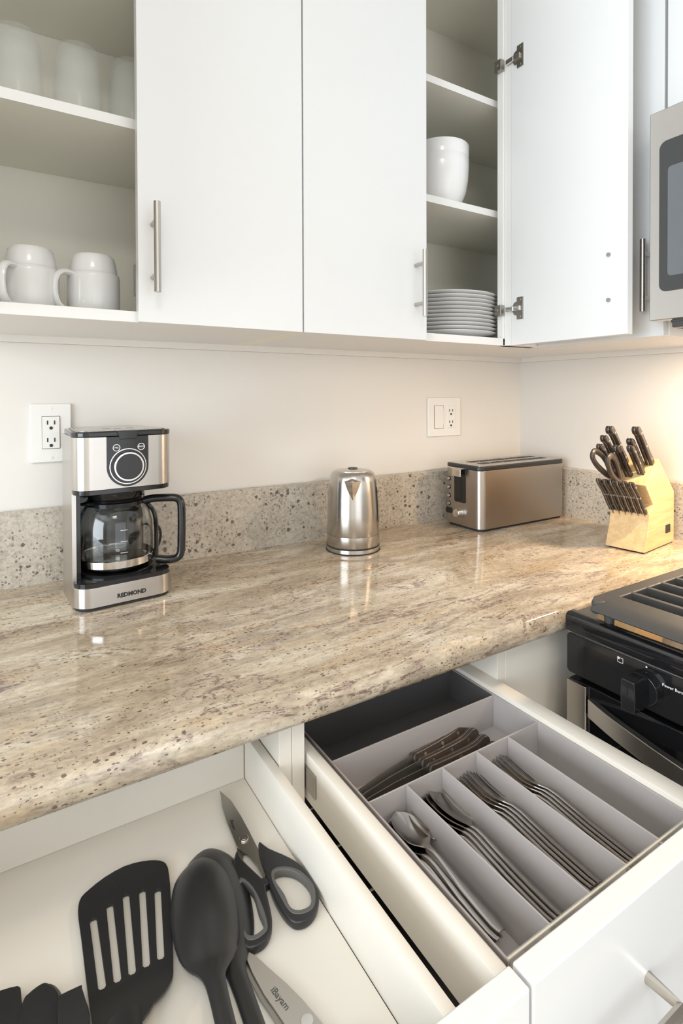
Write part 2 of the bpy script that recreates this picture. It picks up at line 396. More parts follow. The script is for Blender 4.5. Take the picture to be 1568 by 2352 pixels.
# cabinet on the left of the picture: its left door swung fully open, glasses and mugs inside
ca = thing('upper_cabinet', 'white wall cabinet holding glass tumblers and mugs, above the coffee maker', 'cabinet', (-1.2885, -.16, ZB0))
AX0, AX1 = -1.588, -.9915
W(MB().box(AX0, AX0 + T, YF, -.002, ZB0, ZT0), 'side_panel', 'cabin', ca); W(MB().box(AX1 - T, AX1, YF, -.002, ZB0, ZT0), 'side_panel', 'cabin', ca)
W(MB().box(AX0 + T, AX1 - T, YF, -.002, ZB0, ZB0 + T), 'bottom_panel', 'edge', ca, .0008)
W(MB().box(AX0 + T, AX1 - T, YF, -.002, ZT0 - T, ZT0), 'top_panel', 'cabin', ca)
W(MB().box(AX0 + T, AX1 - T, -.020, -.012, ZB0 + T, ZT0 - T), 'back_panel', 'cabin', ca)
for zs in (1.7225, 1.992): 
    sh = W(MB().box(AX0 + T, AX1 - T, -.296, -.021, zs, zs + .0165), 'shelf', 'cabin', ca)
    W(MB().box(AX0 + T, AX1 - T, -.2972, -.296, zs, zs + .0165), 'edge_band', 'edge', sh)
d = W(MB().box(-1.2868, -.9927, YD, YF - .001, ZB0 - .001, ZT0), 'door', 'cab', ca, .001)
bar_handle(d, (-1.2640, -.3665, 1.5168), (0, 0, 1), .141, (0, -.031, 0))
W(MB().box(-1.2872, -1.2862, -.3160, -.300, 1.447, 1.498), 'hinge', 'hinge', d)
d0 = W(MB().box(AX0 - .004, AX0 + .014, -.632, -.337, ZB0 - .001, ZT0), 'door', 'cab', ca, .001)
bar_handle(d0, (AX0 - .036, -.605, 1.5168), (0, 0, 1), .141, (-.031, 0, 0))

# corner cabinet: left door shut, right door open at a right angle, bowls and plates inside
cb = thing('upper_cabinet', 'white corner wall cabinet with one door standing open, stacked bowls and plates inside', 'cabinet', (-.70, -.16, ZB0))
BX0, BX1 = -.9905, -.003
W(MB().box(BX0, BX0 + T, YF, -.002, ZB0, ZT0), 'side_panel', 'cabin', cb); W(MB().box(BX1 - T, BX1, YF, -.002, ZB0, ZT0), 'side_panel', 'cabin', cb)
W(MB().box(BX0 + T, BX1 - T, YF, -.002, ZB0, ZB0 + T), 'bottom_panel', 'edge', cb, .0008)
W(MB().box(BX0 + T, BX1 - T, YF, -.002, ZT0 - T, ZT0), 'top_panel', 'cabin', cb)
W(MB().box(BX0 + T, BX1 - T, -.020, -.012, ZB0 + T, ZT0 - T), 'back_panel', 'cabin', cb)
for zs in (1.7255, 1.998):
    sh = W(MB().box(BX0 + T, BX1 - T, -.281, -.021, zs, zs + .0165), 'shelf', 'cabin', cb)
    W(MB().box(BX0 + T, BX1 - T, -.2822, -.281, zs, zs + .0165), 'edge_band', 'edge', sh)
W(MB().box(-.4345, -.318, YF, YF + .018, ZB0, ZT0), 'stile', 'edge', cb, .001)
W(MB().box(-.4300, -.3175, -.3365, YF - .0005, ZB0, ZT0), 'corner_filler', 'edge', cb, .001)
d = W(MB().box(-.9895, -.6915, YD, YF - .001, ZB0 - .001, ZT0), 'door', 'cab', cb, .001)
bar_handle(d, (-.7228, -.3665, 1.5171), (0, 0, 1), .139, (0, -.031, 0))
d = W(MB().box(-.431, -.413, -.6265, -.3375, ZB0 - .001, ZT0), 'door', 'cab', cb, .001)
hinge(d, 2.079, -.431, 0); hinge(d, 1.488, -.431, 0)
for zz in (1.5647, 1.4738):
    W(MB().cyl((-.4345, -.588, zz), (-.4308, -.588, zz), .0042, 12), 'handle_bolt', 'hinge', d)
bar_handle(d, (-.3815, -.588, 1.519), (0, 0, 1), .141, (.031, 0, 0))

# narrow cabinet on the right wall and the one above the microwave
cc = thing('upper_cabinet', 'narrow white wall cabinet between the open door and the microwave', 'cabinet', (-.16, -.48, ZB0))
CY0, CY1 = -.6465, -.319
W(MB().box(-.316, -.002, CY0, CY1, ZB0, ZT0), 'body', 'edge', cc)
d = W(MB().box(-.335, -.317, CY0 + .002, -.337, ZB0 - .001, ZT0), 'door', 'cab', cc, .001)
bar_handle(d, (-.3665, -.6195, 1.5243), (0, 0, 1), .146, (-.031, 0, 0))
cd_ = thing('upper_cabinet', 'short white wall cabinet directly above the steel microwave', 'cabinet', (-.16, -1.03, 1.828))
W(MB().box(-.316, -.002, -1.412, -.6485, 1.828, ZT0), 'body', 'edge', cd_)
W(MB().box(-.335, -.317, -1.029, -.6505, 1.828, ZT0), 'door', 'cab', cd_, .001); W(MB().box(-.335, -.317, -1.410, -1.032, 1.828, ZT0), 'door', 'cab', cd_, .001)

# ------------------------------------------------------------------ base cabinets with their pulled-out drawers
ZD = .8124
def base_cabinet(x0, x1, label, dx0, dx1, tl, tr, fx0, fx1, doors):
    b = thing('base_cabinet', label, 'cabinet', ((x0 + x1) / 2, -.31, 0))
    W(MB().box(x0, x0 + T, -.615, -.004, .1, .873), 'side_panel', 'drawer', b, .0006); W(MB().box(x1 - T, x1, -.615, -.004, .1, .873), 'side_panel', 'drawer', b, .0006)
    W(MB().box(x0 + T, x1 - T, -.60, -.004, .1, .118), 'bottom_panel', 'dark_inside', b)
    W(MB().box(x0 + T, x1 - T, -.012, -.004, .118, .873), 'back_panel', 'dark_inside', b)
    for xa in (x0 + T, x1 - T - .003): W(MB().box(xa, xa + .003, -.596, -.013, .118, .70), 'inner_panel', 'dark_inside', b)
    for k in range(5): W(MB().tube([(x0 + .03, -.14 - k * .1, .50), (x1 - .03, -.14 - k * .1, .50)], .002, 6), 'wire_rack_rod', 'hinge', b)
    for xa in (x0 + .03, x1 - .03): W(MB().tube([(xa, -.05, .502), (xa, -.585, .502)], .003, 6), 'wire_rack_rod', 'hinge', b)
    W(MB().box(x0, x1, -.55, -.535, 0, .1), 'kick_board', 'cab', b)
    n = len(doors) - 1
    for i in range(0):
        dd = W(MB().box(doors[i] + .0015, doors[i + 1] - .0015, -.635, -.616, .104, .655), 'door', 'cab', b, .001)
        bar_handle(dd, ((doors[i] + .04) if i else (doors[i + 1] - .04), -.667, .56), (0, 0, 1), .14, (0, -.031, 0))
    dr = W(MB().box(dx0 + tl + .0012, dx1 - tr - .0012, -.9475, -.52, .7480, .752), "drawer", "drawer", b)           # its bottom panel, the rest hangs on it
    def side(xa, xb):
        r = .0018
        W(MB().prism([(xa, .7510), (xb, .7510), (xb, ZD - r), (xb - r * .3, ZD - r * .3), (xb - r, ZD), (xa + r, ZD), (xa + r * .3, ZD - r * .3), (xa, ZD - r)], -.9478, -.52, 'y'), 'drawer_side', 'drawer', dr)
    side(dx0, dx0 + tl); side(dx1 - tr, dx1)
    W(MB().box(dx0 + tl + .0010, dx1 - tr - .0010, -.533, -.52, .752, ZD), 'drawer_back', 'drawer', dr, .001)
    W(MB().box(fx0, fx1, -.969, -.948, .662, .829), 'drawer_front', 'cab', dr, .0018)
    for xa, xb in ((x0 + T, dx0), (dx1, x1 - T)):
        xm = (xa + xb) / 2
        W(MB().box(xa, xm - .001, -.60, -.10, .765, .80).box(xa, xm + .003, -.60, -.10, .774, .778).box(xm - .001, xb, -.64, -.40, .768, .797), 'drawer_slide', 'hinge', dr, .001)
    return b, dr
bl, drl = base_cabinet(-1.660, -1.1578, 'white base cabinet whose drawer of black cooking utensils stands open', -1.643, -1.177, .013, .013, -1.655, -1.1300, (-1.66, -1.409, -1.1578))
br, drr = base_cabinet(-1.1572, -.762, 'white base cabinet whose cutlery drawer stands open beside the stove', -1.135, -.779, .0145, .028, -1.1265, -.7650, (-1.1572, -.762))
W(MB().box(-.7615, -.52, -.615, -.597, .10, .873), 'corner_filler', 'drawer', br, .001)
m = MB().tube([(-.969, -.969, .746), (-.969, -1.000, .746), (-1.102, -1.000, .746), (-1.102, -.969, .746)], .0055, 8)
W(m, 'handle', 'nickel', drr)
W(MB().tube([(-1.33, -.969, .746), (-1.33, -1.000, .746), (-1.463, -1.000, .746), (-1.463, -.969, .746)], .0055, 8), 'handle', 'nickel', drl)
b2 = thing('base_cabinet', 'white base cabinet at the far left under the worktop', 'cabinet', (-2.13, -.31, 0))
W(MB().box(-2.59, -1.661, -.615, -.004, .1, .873), 'body', 'drawer', b2); W(MB().box(-2.59, -1.661, -.55, -.02, 0, .1), 'kick_board', 'cab', b2)
for i in range(2):
    x0 = -2.59 + i * .4645
    dd = W(MB().box(x0 + .0015, x0 + .463, -.635, -.616, .104, .655), 'door', 'cab', b2, .001); bar_handle(dd, (x0 + (.42 if i == 0 else .045), -.667, .56), (0, 0, 1), .14, (0, -.031, 0))
    dd = W(MB().box(x0 + .0015, x0 + .463, -.635, -.616, .662, .865), 'drawer_front', 'cab', b2, .001); bar_handle(dd, (x0 + .232, -.667, .775), (1, 0, 0), .14, (0, -.031, 0))

# ------------------------------------------------------------------ wall plates
def socket(parent, x, z, k=1.0):
    for s in (-1, 1):
        W(MB().box(x + s * .0063 * k - .0011, x + s * .0063 * k + .0011, -.0088, -.0072, z - .0035 * k, z + .0045 * k), 'slot', 'slot_dark', parent)
    W(MB().prism([(x + .0032 * math.cos(a), z - .0105 * k + .0032 * math.sin(a)) for a in [i * PI / 6 for i in range(12)]], -.0088, -.0072, 'y'), 'slot', 'slot_dark', parent)
def insert(parent, x0, x1, z0, z1, y=-.0082): return W(MB().box(x0, x1, y, -.004, z0, z1), 'insert', 'plastic_w', parent, .0008)
ol = thing('power_outlet', 'white double power outlet on the wall behind the coffee maker', 'outlet', (-1.391, 0, 1.15))
W(MB().prism(rrect(-1.428, -1.3545, 1.151, 1.2685, .003), -.0062, -.0002, 'y'), 'wall_plate', 'plastic_w', ol, .0018)
W(MB().box(-1.4075, -1.3748, -.0066, -.003, 1.1782, 1.2438), 'seam', 'slot_dark', ol)
ins = insert(ol, -1.4068, -1.3755, 1.179, 1.243)
socket(ins, -1.3912, 1.2305); socket(ins, -1.3912, 1.1955)
for zz in (1.259, 1.160): W(MB().cyl((-1.3912, -.0070, zz), (-1.3912, -.004, zz), .0028, 10), 'screw', 'plastic_w', ol)
orr = thing('switch_plate', 'white wall plate with a rocker switch and a double outlet, beside the toaster', 'outlet', (-.342, 0, 1.158))
W(MB().prism(rrect(-.4065, -.277, 1.159, 1.2755, .003), -.0062, -.0002, 'y'), 'wall_plate', 'plastic_w', orr, .0018)
W(MB().box(-.3832, -.3468, -.0066, -.003, 1.1822, 1.2518), 'seam', 'slot_dark', orr)
W(MB().prism([(-.0070, 1.183), (-.0095, 1.2165), (-.0070, 1.251), (-.004, 1.251), (-.004, 1.183)], -.382, -.348, 'x'), 'rocker_switch', 'plastic_w', orr, .0006)
ins = insert(orr, -.3345, -.3015, 1.183, 1.251)
socket(ins, -.318, 1.236); socket(ins, -.318, 1.2015)
# ------------------------------------------------------------------ contents of the upper cabinets
ZS_A = 1.7225 + .0165 + .0005
def tumbler(x, y, label):
    t = thing('glass_tumbler', label, 'glass', (x, y, ZS_A), 0, 'glass tumblers upside down on the upper shelf')
    po = [(.0405, 0), (.0402, .03), (.039, .07), (.0365, .105), (.033, .128), (.029, .1375), (.024, .1395), (0, .1395)]
    pi_ = [(0, .130), (.022, .130), (.028, .124), (.0335, .103), (.0365, .07), (.0380, .03), (.0383, 0), (.0405, 0)]
    MB().lathe(po + pi_, n=40).build('glass_body', 'glass', t, angle=60); return t
tumbler(-1.448, -.205, 'clear glass tumbler, leftmost of the three on the shelf above the mugs')
tumbler(-1.3567, -.205, 'clear glass tumbler, middle of the three on the shelf above the mugs')
tumbler(-1.2700, -.205, 'clear glass tumbler half hidden by the cabinet door, rightmost of the three')
def mug(x, y, ang, label):
    t = thing('mug', label, 'mug', (x, y, ZB0 + T + .0005), ang, 'white mugs upside down on the cabinet floor')
    MB().lathe([(.0395, .0), (.0415, .002), (.0420, .03), (.0420, .064), (.0410, .0700), (.0385, .0718), (.0380, .0728), (.0372, .080), (.0352, .092), (.0330, .0995), (.0300, .1030), (.026, .1022), (0, .1022),
                (0, .098), (.031, .095), (.0335, .072), (.0375, .066), (.0385, .03), (.0385, .001), (.0395, 0)], n=40).build('cup', 'ceramic', t, angle=50)
    pth = catmull([(-.038, 0, .067), (-.054, 0, .068), (-.0655, 0, .058), (-.0690, 0, .038), (-.0650, 0, .018), (-.054, 0, .0075), (-.038, 0, .0075)], 4, False)
    MB().tube(pth, .0050, 10, sq=1.7).build('handle', 'ceramic', t)
mug(-1.431, -.215, .90, 'white stacking mug turned upside down, left of two below the tumblers')
mug(-1.3365, -.215, .42, 'white stacking mug turned upside down, right of two, nearest the shut door')
def bowl(z, label):
    t = thing('bowl', label, 'bowl', (-.537, -.205, z), 0, 'white bowls in the corner cabinet')
    MB().lathe([(0, .004), (.036, .004), (.038, 0), (.042, 0), (.0435, .004), (.054, .018), (.063, .040), (.0685, .070), (.0705, .100), (.0712, .121), (.0700, .1225), (.0683, .121),
                (.0665, .095), (.0645, .070), (.0595, .042), (.050, .020), (.040, .010), (0, .009)], n=44).build('bowl_body', 'ceramic_b', t, angle=60)
bowl(1.7430, 'white deep porcelain bowl under the other one on the middle shelf')
bowl(1.7745, 'white deep porcelain bowl nested on top of the stack on the middle shelf')
pw = ['bottom', 'second from bottom', 'third from bottom', 'fourth from bottom', 'fifth from bottom', 'sixth from bottom', 'seventh from bottom', 'eighth from bottom', 'ninth from bottom', 'second from top', 'topmost']
plate_me = MB().lathe([(0, .003), (.080, .003), (.084, 0), (.090, 0), (.092, .003), (.115, .0085), (.133, .0135), (.1355, .0155), (.1345, .0168), (.131, .0162), (.112, .0118), (.090, .0062), (0, .0058)], n=56).mesh('plate_body', angle=60)
plate_me.materials.append(M['ceramic'])
for i, w in enumerate(pw):
    t = bpy.data.objects.new('dinner_plate', plate_me); COL.objects.link(t)
    t.location = (-.4965 + random.uniform(-.0008, .0008), -.1705 + random.uniform(-.0008, .0008), ZB0 + T + .0005 + i * .0094)
    tag(t, 'white dinner plate, ' + w + ' of the stack in the corner cabinet', 'plate', 'dinner plates stacked in the corner cabinet')

# ------------------------------------------------------------------ coffee maker and its carafe
cm = thing('coffee_maker', 'steel and black drip coffee maker with a round dial, left on the worktop', 'coffee maker', (-1.2945, -.1385, .9145), math.radians(5))
FY = -.0885
def cmo(inset=0.0, y0=FY, y1=.0875, fw=.0845, rw=.074):
    p = []
    for (cx, cy, r, a0, a1) in ((-fw + .030, y0 + .030, .030, PI, 1.5 * PI), (fw - .030, y0 + .030, .030, 1.5 * PI, 2 * PI), (rw - .03, y1 - .03, .03, 0, .5 * PI), (-rw + .03, y1 - .03, .03, .5 * PI, PI)):
        for i in range(9):
            a = a0 + (a1 - a0) * i / 8; p.append((cx + (r - inset) * math.cos(a), cy + (r - inset) * math.sin(a)))
    return p
MB().prism(cmo(.004), .0, .006).build('foot_ring', 'rubber', cm)
MB().prism(cmo(), .006, .040).build('base', 'steel_h', cm, .0006)
MB().prism(cmo(.0025), .040, .047).lathe([(.056, .047), (.066, .047), (.0665, .051), (.064, .0515), (.060, .049), (0, .0485)], (0, -.012), 40).build('base_top', 'black_gloss', cm)
col = MB().prism(rrect(-.0735, .0735, .055, .0875, (.004, .004, .03, .03)), .047, .205)
col.prism([(-.0755, -.045), (-.068, -.045), (-.066, .06), (-.0735, .06)], .047, .205)
col.build('rear_column', 'black_gloss', cm, .001)
MB().prism([(-.0830, -.052), (-.0762, -.052), (-.0745, .056), (-.0790, .056)], .0, .299).build('side_panel', 'steel_p', cm)
MB().prism(cmo(), .2075, .2985).build('upper_housing', 'steel_h', cm, .0005)
MB().prism(cmo(.0018), .199, .2075).lathe([(.052, .199), (.050, .184), (.046, .180), (0, .180)], (0, -.012), 36).build('brew_basket', 'black_gloss', cm, .0008)
lid = MB().prism(cmo(-.0004), .2985, .3075).build('lid', 'black_gloss', cm, .002)
MB().prism(cmo(.007, y0=FY + .003), .3075, .3092).build('lid_plate', 'steel_y', lid, .0008)
for dx in (-.02, .0, .022): MB().prism(rrect(dx - .007, dx + .007, -.03, -.024, .0025), .3092, .3094).build('steam_vent', 'slot_dark', lid)
PC = .0015   # panel centre
pan = MB().prism([(PC - .0355, .2985), (PC - .0355, .247)] + [(PC + .0355 * math.cos(PI + PI * i / 20), .2455 + .0355 * math.sin(PI + PI * i / 20)) for i in range(21)] + [(PC + .0355, .247), (PC + .0355, .2985)], FY - .0022, FY + .004, 'y').build('control_panel', 'black_gloss', cm, .0007)
MB().prism([(PC - .019, .3085), (PC - .014, .2935), (PC + .014, .2935), (PC + .019, .3085)], FY - .0035, FY + .004, 'y').build('lid_tab', 'black_gloss', lid, .001)
def ring(r0, r1, y0, y1, z, x=PC, n=48):
    v = []; f = []
    for r in (r0, r1):
        for y in (y0, y1):
            v += [(x + r * math.cos(2 * PI * i / n), y, z + r * math.sin(2 * PI * i / n)) for i in range(n)]
    for i in range(n):
        j = (i + 1) % n
        f += [(i, j, n + j, n + i), (2 * n + i, 3 * n + i, 3 * n + j, 2 * n + j), (n + i, n + j, 3 * n + j, 3 * n + i), (i, 2 * n + i, 2 * n + j, j)]
    return MB().add(v, f)
dial = MB().prism([(PC + .0225 * math.cos(2 * PI * i / 40), .2455 + .0225 * math.sin(2 * PI * i / 40)) for i in range(40)], FY - .012, FY - .002, 'y').build('dial', 'black_matte', cm, .001)
ring(.0222, .0255, FY - .0105, FY - .002, .2455).build('dial_rim', 'chrome', dial, .0006)
ring(.0300, .0315, FY - .0028, FY - .002, .2455).build('dial_scale', 'chrome', pan)
for bx, lab in ((-.0195, 'PRE'), (.0225, 'BREW')):
    bt = ring(.0052, .0062, FY - .003, FY - .002, .2790, PC + bx, 24).build('button_ring', 'print_white', pan)
    WM(text(lab, .0042), world_to(cm).inverted() @ frame3((PC + bx, FY - .0026, .2790), (1, 0, 0), (0, 0, 1)), 'button_print', 'print_white', bt, smooth=False)
WM(text('REDMOND', .0100, .0002, .0005), world_to(cm).inverted() @ frame3((.0065, FY - .0003, .0185), (1, 0, 0), (0, 0, 1)), 'lettering', 'print_black', cm, smooth=False)
MB().tube(catmull([(.062, .086, .02), (.085, .075, .03), (.110, .085, .050), (.116, .088, .075), (.108, .092, .092), (.085, .092, .098), (.06, .088, .08)], 5, False), .0028, 8).build('power_cord', 'rubber', cm)

cf = thing('carafe', 'empty glass coffee carafe with a black handle in the coffee maker', 'carafe', (-1.2935, -.1505, .9645), math.radians(5))
go = [(0, .0008), (.050, .0008), (.058, .003), (.0645, .010), (.0665, .022), (.0668, .05), (.0655, .085), (.0610, .104), (.0540, .115), (.0485, .119), (.0475, .124)]
gi = [(.0452, .124), (.0462, .1185), (.0525, .112), (.0590, .1015), (.0634, .084), (.0646, .05), (.0644, .023), (.062, .0115), (.056, .006), (.048, .0045), (0, .0045)]
MB().lathe(go + gi, n=48).build('glass_body', 'carafe_glass', cf, angle=60)
MB().lathe([(.0662, .0125), (.0674, .0130), (.0680, .0255), (.0672, .0262), (.0668, .019)], n=48).build('base_band', 'chrome', cf)
MB().lathe([(.0478, .1165), (.0505, .118), (.0510, .1245), (.0490, .1255), (.0478, .1255), (.0478, .1165)], n=40).build('neck_band', 'black_gloss', cf)
MB().lathe([(.0470, .1255), (.0500, .127), (.046, .1300), (.030, .1320), (0, .1320), (0, .1245), (.044, .1245), (.0470, .1255)], n=40).prism([(-.056, -.028), (-.066, -.015), (-.045, .0), (-.040, -.022)], .1235, .1275).build('lid', 'black_gloss', cf)
hd = MB(); an = math.radians(-24); hx, hy = math.cos(an), math.sin(an)
pth = catmull([(.050, 0, .121), (.066, 0, .124), (.090, 0, .1245), (.110, 0, .1225), (.1175, 0, .112), (.1185, 0, .085), (.1180, 0, .045), (.1165, 0, .018), (.109, 0, .0075), (.090, 0, .0055), (.0720, 0, .0085)], 4, False)
hd.tube([(x * hx, x * hy, z) for x, y, z in pth], .0076, 12, sq=1.25)
hd.tube([(x * hx, x * hy, z) for x, y, z in catmull([(.050, 0, .119), (.0640, 0, .106), (.0705, 0, .086), (.0718, 0, .05), (.0712, 0, .012)], 4, False)], .0042, 8, sq=1.7)
hd.build('handle', 'black_gloss', cf)
for i, zz in enumerate((.040, .060, .080)):
    a0 = math.radians(-98)
    m = MB(); r = .0670
    for k in range(4):
        a = a0 + k * .045; b_ = a + .045
        m.add([(r * math.cos(a), r * math.sin(a), zz), (r * math.cos(b_), r * math.sin(b_), zz), (r * math.cos(b_), r * math.sin(b_), zz + .0009), (r * math.cos(a), r * math.sin(a), zz + .0009)], [(0, 1, 2, 3)])
    m.build('level_mark', 'print_white', cf)

# ------------------------------------------------------------------ kettle
kb = thing('kettle_base', 'round steel kettle base with a dark rim under the kettle', 'kettle base', (-.7575, -.140, .9142))
MB().lathe([(0, 0), (.0645, 0), (.0654, .001), (.0654, .0024), (0, .0024)], n=56).build('foot_ring', 'rubber', kb)
MB().lathe([(0, .0022), (.0640, .0022), (.0640, .0105), (.0625, .0118), (0, .0118)], n=56).build('base_plate', 'steel_h', kb)
MB().lathe([(0, .0118), (.0642, .0118), (.0642, .0138), (0, .0138)], n=56).build('top_seal', 'rubber', kb)
kt = thing('electric_kettle', 'brushed steel electric kettle with a pointed spout in the middle of the worktop', 'kettle', (-.7575, -.140, .9281))
MB().lathe([(0, 0), (.0632, 0), (.0638, .001), (.0630, .026)], n=64).build('lower_shell', 'steel_v', kt)
MB().lathe([(.0626, .026), (.0629, .0266), (.0610, .075), (.0588, .125), (.0568, .152), (.0545, .163), (.0500, .1705), (.0440, .1738), (.0425, .1742)], n=64).build('body', 'steel_v', kt, angle=60)
kl = MB().lathe([(.0424, .1732), (.0420, .1752), (.030, .1775), (.0125, .1788), (0, .1788)], n=48).build('lid', 'steel_y', kt)
MB().lathe([(.0118, .1785), (.0112, .1812), (.006, .1822), (0, .1822)], n=24).build('lid_button', 'black_matte', kl)
ua = math.atan2(-.94, -.62)                                       # spout points towards the room
def ks(a, z, r): return (r * math.cos(a), r * math.sin(a), z)
sp = MB(); TLk, TRk = ks(ua - .36, .156, .0560), ks(ua + .36, .156, .0560); Bk = ks(ua + .02, .112, .0597); AP = ks(ua, .1570, .0760); AM = ks(ua, .138, .0690)
sp.add([TLk, TRk, Bk, AP, AM, ks(ua - .2, .135, .0590), ks(ua + .2, .135, .0590), ks(ua, .1625, .055)], [(0, 3, 4, 5), (5, 4, 2), (3, 1, 6, 4), (4, 6, 2), (0, 7, 3), (7, 1, 3)])
sp.build('spout', 'chrome', kt, angle=12)
ga = math.atan2(-.60, .80); m = MB()
for i in range(7):
    a = ga - .13 + .26 * i / 6
    e = .006 * math.sqrt(max(0, 1 - ((i - 3) / 3.2) ** 2))
    m.v += [ks(a, .056 - e, .0640), ks(a, .130 + e, .0612)]
m.f = [(2 * i, 2 * i + 2, 2 * i + 3, 2 * i + 1) for i in range(6)]
m.build('water_gauge', 'grip', kt)
ha = ua + PI
MB().tube([ks(ha, z, r) for r, z in catmull([(.050, .158), (.072, .164), (.096, .156), (.104, .130), (.102, .085), (.090, .050), (.060, .040)], 4, False)], .0075, 10, sq=1.4).build('handle', 'black_matte', kt)

# ------------------------------------------------------------------ toaster
TX0, TX1, TY0, TY1 = -.393, -.040, -.202, -.062
to = thing('toaster', 'long brushed steel toaster with a black lever slot in the corner of the worktop', 'toaster', ((TX0 + TX1) / 2, (TY0 + TY1) / 2, .9145))
def tro(i=0.0, r=.020): return rrect(TX0 + i, TX1 - i, TY0 + i, TY1 - i, r - i if r > i else .001, 8)
W(MB().prism(tro(.006), .9145, .921), 'base', 'rubber', to)
W(MB().prism(tro(), .921, 1.0785), 'shell', 'steel_t', to, .0008)
W(MB().prism(tro(-.0006, .0206), 1.0785, 1.0900), 'top_rim', 'black_matte', to, .002)
W(MB().prism(tro(.006), 1.0900, 1.0915), 'top_plate', 'steel_h', to, .0006)
for yy in (-.153, -.111):
    W(MB().prism(rrect(TX0 + .045, TX1 - .035, yy - .012, yy + .012, .004), 1.0915, 1.0920), 'bread_slot', 'slot_dark', to)
    for k in range(5):
        xx = TX0 + .075 + k * .052
        W(MB().box(xx, xx + .0025, yy - .012, yy + .012, 1.0918, 1.0932), 'slot_wire', 'chrome', to)
W(MB().prism(rrect(-.1470, -.1025, .984, 1.0805, .006), TX0 - .0012, TX0 + .002, 'x'), 'lever_panel', 'black_gloss', to, .0005)
W(MB().box(TX0 - .0016, TX0 + .001, -.130, -.1265, .988, 1.062), 'lever_track', 'black_dark', to)
W(MB().prism([(-.1455, 1.0585), (-.1120, 1.0585), (-.1120, 1.0800), (-.1455, 1.0800)], TX0 - .020, TX0 - .0165, 'x').box(TX0 - .020, TX0 - .001, -.1500, -.0965, 1.0795, 1.0830), 'lever', 'chrome', to, .0012)
for zz in (1.0460, 1.0218, .9976, .9754):
    b_ = W(MB().cyl((TX0 + .001, -.0808, zz), (TX0 - .0035, -.0808, zz), .0048, 18), 'button', 'chrome', to, .0008)
    W(MB().cyl((TX0 + .001, -.0808, zz), (TX0 - .0015, -.0808, zz), .0062, 18), 'button_collar', 'black_dark', b_)
W(MB().prism(rrect(-.0935, -.0685, .9475, .9640, .006), TX0 - .0014, TX0 + .001, 'x'), 'display', 'black_gloss', to)
kn = W(MB().cyl((TX0 + .001, -.1245, .9550), (TX0 - .017, -.1245, .9550), .0128, 28, .0115), 'knob', 'chrome', to, .0012)
W(MB().cyl((TX0 + .001, -.1245, .9550), (TX0 - .002, -.1245, .9550), .0155, 28), 'knob_collar', 'nickel', kn)
W(MB().tube(catmull([(TX1, -.13, .94), (TX1 + .012, -.128, .932), (TX1 + .014, -.10, .922), (TX1 + .010, -.06, .9185)], 4, False), .0028, 8), 'power_cord', 'rubber', to)
# ------------------------------------------------------------------ knife block and what stands in it
KR = math.radians(7); KO = Vector((-.2195, -.5425, .9143))
KM = Matrix.Translation(KO) @ Matrix.Rotation(KR, 4, 'Z')
kbk = thing('knife_block', 'pale wooden knife block with slanted slots, right end of the worktop', 'knife block', KO, KR)
Lz = lambda x, z: (x + .2195, z - .9143)
bp = [Lz(-.2195, .9173), Lz(-.2135, .932), Lz(-.2060, .950), Lz(-.1985, .972), Lz(-.1945, .990), Lz(-.1940, 1.004), Lz(-.1735, 1.0233), Lz(-.2145, 1.0726), Lz(-.142, 1.1291), Lz(-.052, 1.043), Lz(-.052, .9173)]
MB().prism(bp, 0, .0905, 'y').build('block', 'wood', kbk, .0012, angle=25)
MB().box(.006, .160, .006, .084, 0, .0032).build('foot_pads', 'rubber', kbk)
MB().prism(rrect(.1165, .1450, .030, .050, .003), -.0006, .001, 'y').build('maker_badge', 'slot_dark', kbk)
KD = Vector((-.66, 0, .75)).normalized(); KN = Vector((-.75, 0, -.66)).normalized()   # along a handle, and towards its belly (down and out)
def knife_mesh(L, w, bulb, slim):
    # profile in (u along handle, v towards the belly)
    a = w * slim
    p = catmull([(0, -w * .55), (L * .35, -w * .52), (L * .72, -w * .5), (L * .92, -w * .45), (L, -w * .1), (L * .985, w * .6 * bulb), (L * .90, w * .85 * bulb), (L * .80, w * .55), (L * .55, a), (L * .28, w * .62), (L * .10, w * .62), (0, w * .60)], 4, True)
    return p
def knife(name, label, xz, y, L, w=.0095, bulb=1.0, slim=.45, th=.0078, cat='knife', group=None, rivets=(.16, .5, .84)):
    """butt end of the handle at xz (room coordinates), slot row y metres from the near face of the block"""
    butt = Vector((xz[0] + .2195, y, xz[1] - .9143)); root = butt - KD * L
    t = thing(name, label, cat, KM @ root, KR, group)
    p = knife_mesh(L, w, bulb, slim)
    def lay(poly, y0, y1):
        m = MB(); n = len(poly); vs = []
        for yy in (y0, y1): vs += [KD * u + KN * v + Vector((0, yy, 0)) for u, v in poly]
        return m.add(vs, [tuple(range(n)), tuple(range(n, 2 * n))[::-1]] + [(i, (i + 1) % n, n + (i + 1) % n, n + i) for i in range(n)])
    lay(p, -th, -.0011).build('handle_scale', 'handle_black', t, .0026, 3, angle=60); lay(p, .0011, th).build('handle_scale', 'handle_black', t, .0026, 3, angle=60)
    tg = lay([(u * 1.004, v * 1.04) for u, v in p], -.0011, .0011)
    tg.build('tang', 'cutlery', t)
    lay([(-.045, -w * .45), (0.001, -w * .45), (0.001, w * .5), (-.045, w * .5)], -.0009, .0009).build('blade', 'blade', t)
    for q in rivets:
        c = KD * (L * q) + KN * (w * .05)
        MB().cyl(c + Vector((0, -th - .0003, 0)), c + Vector((0, th + .0003, 0)), .0027, 12).build('rivet', 'alu', t)
    return t
order = ['farthest from the stove', 'second from the toaster', 'third from the toaster', 'fourth from the toaster', 'fifth from the toaster', 'nearest the stove']
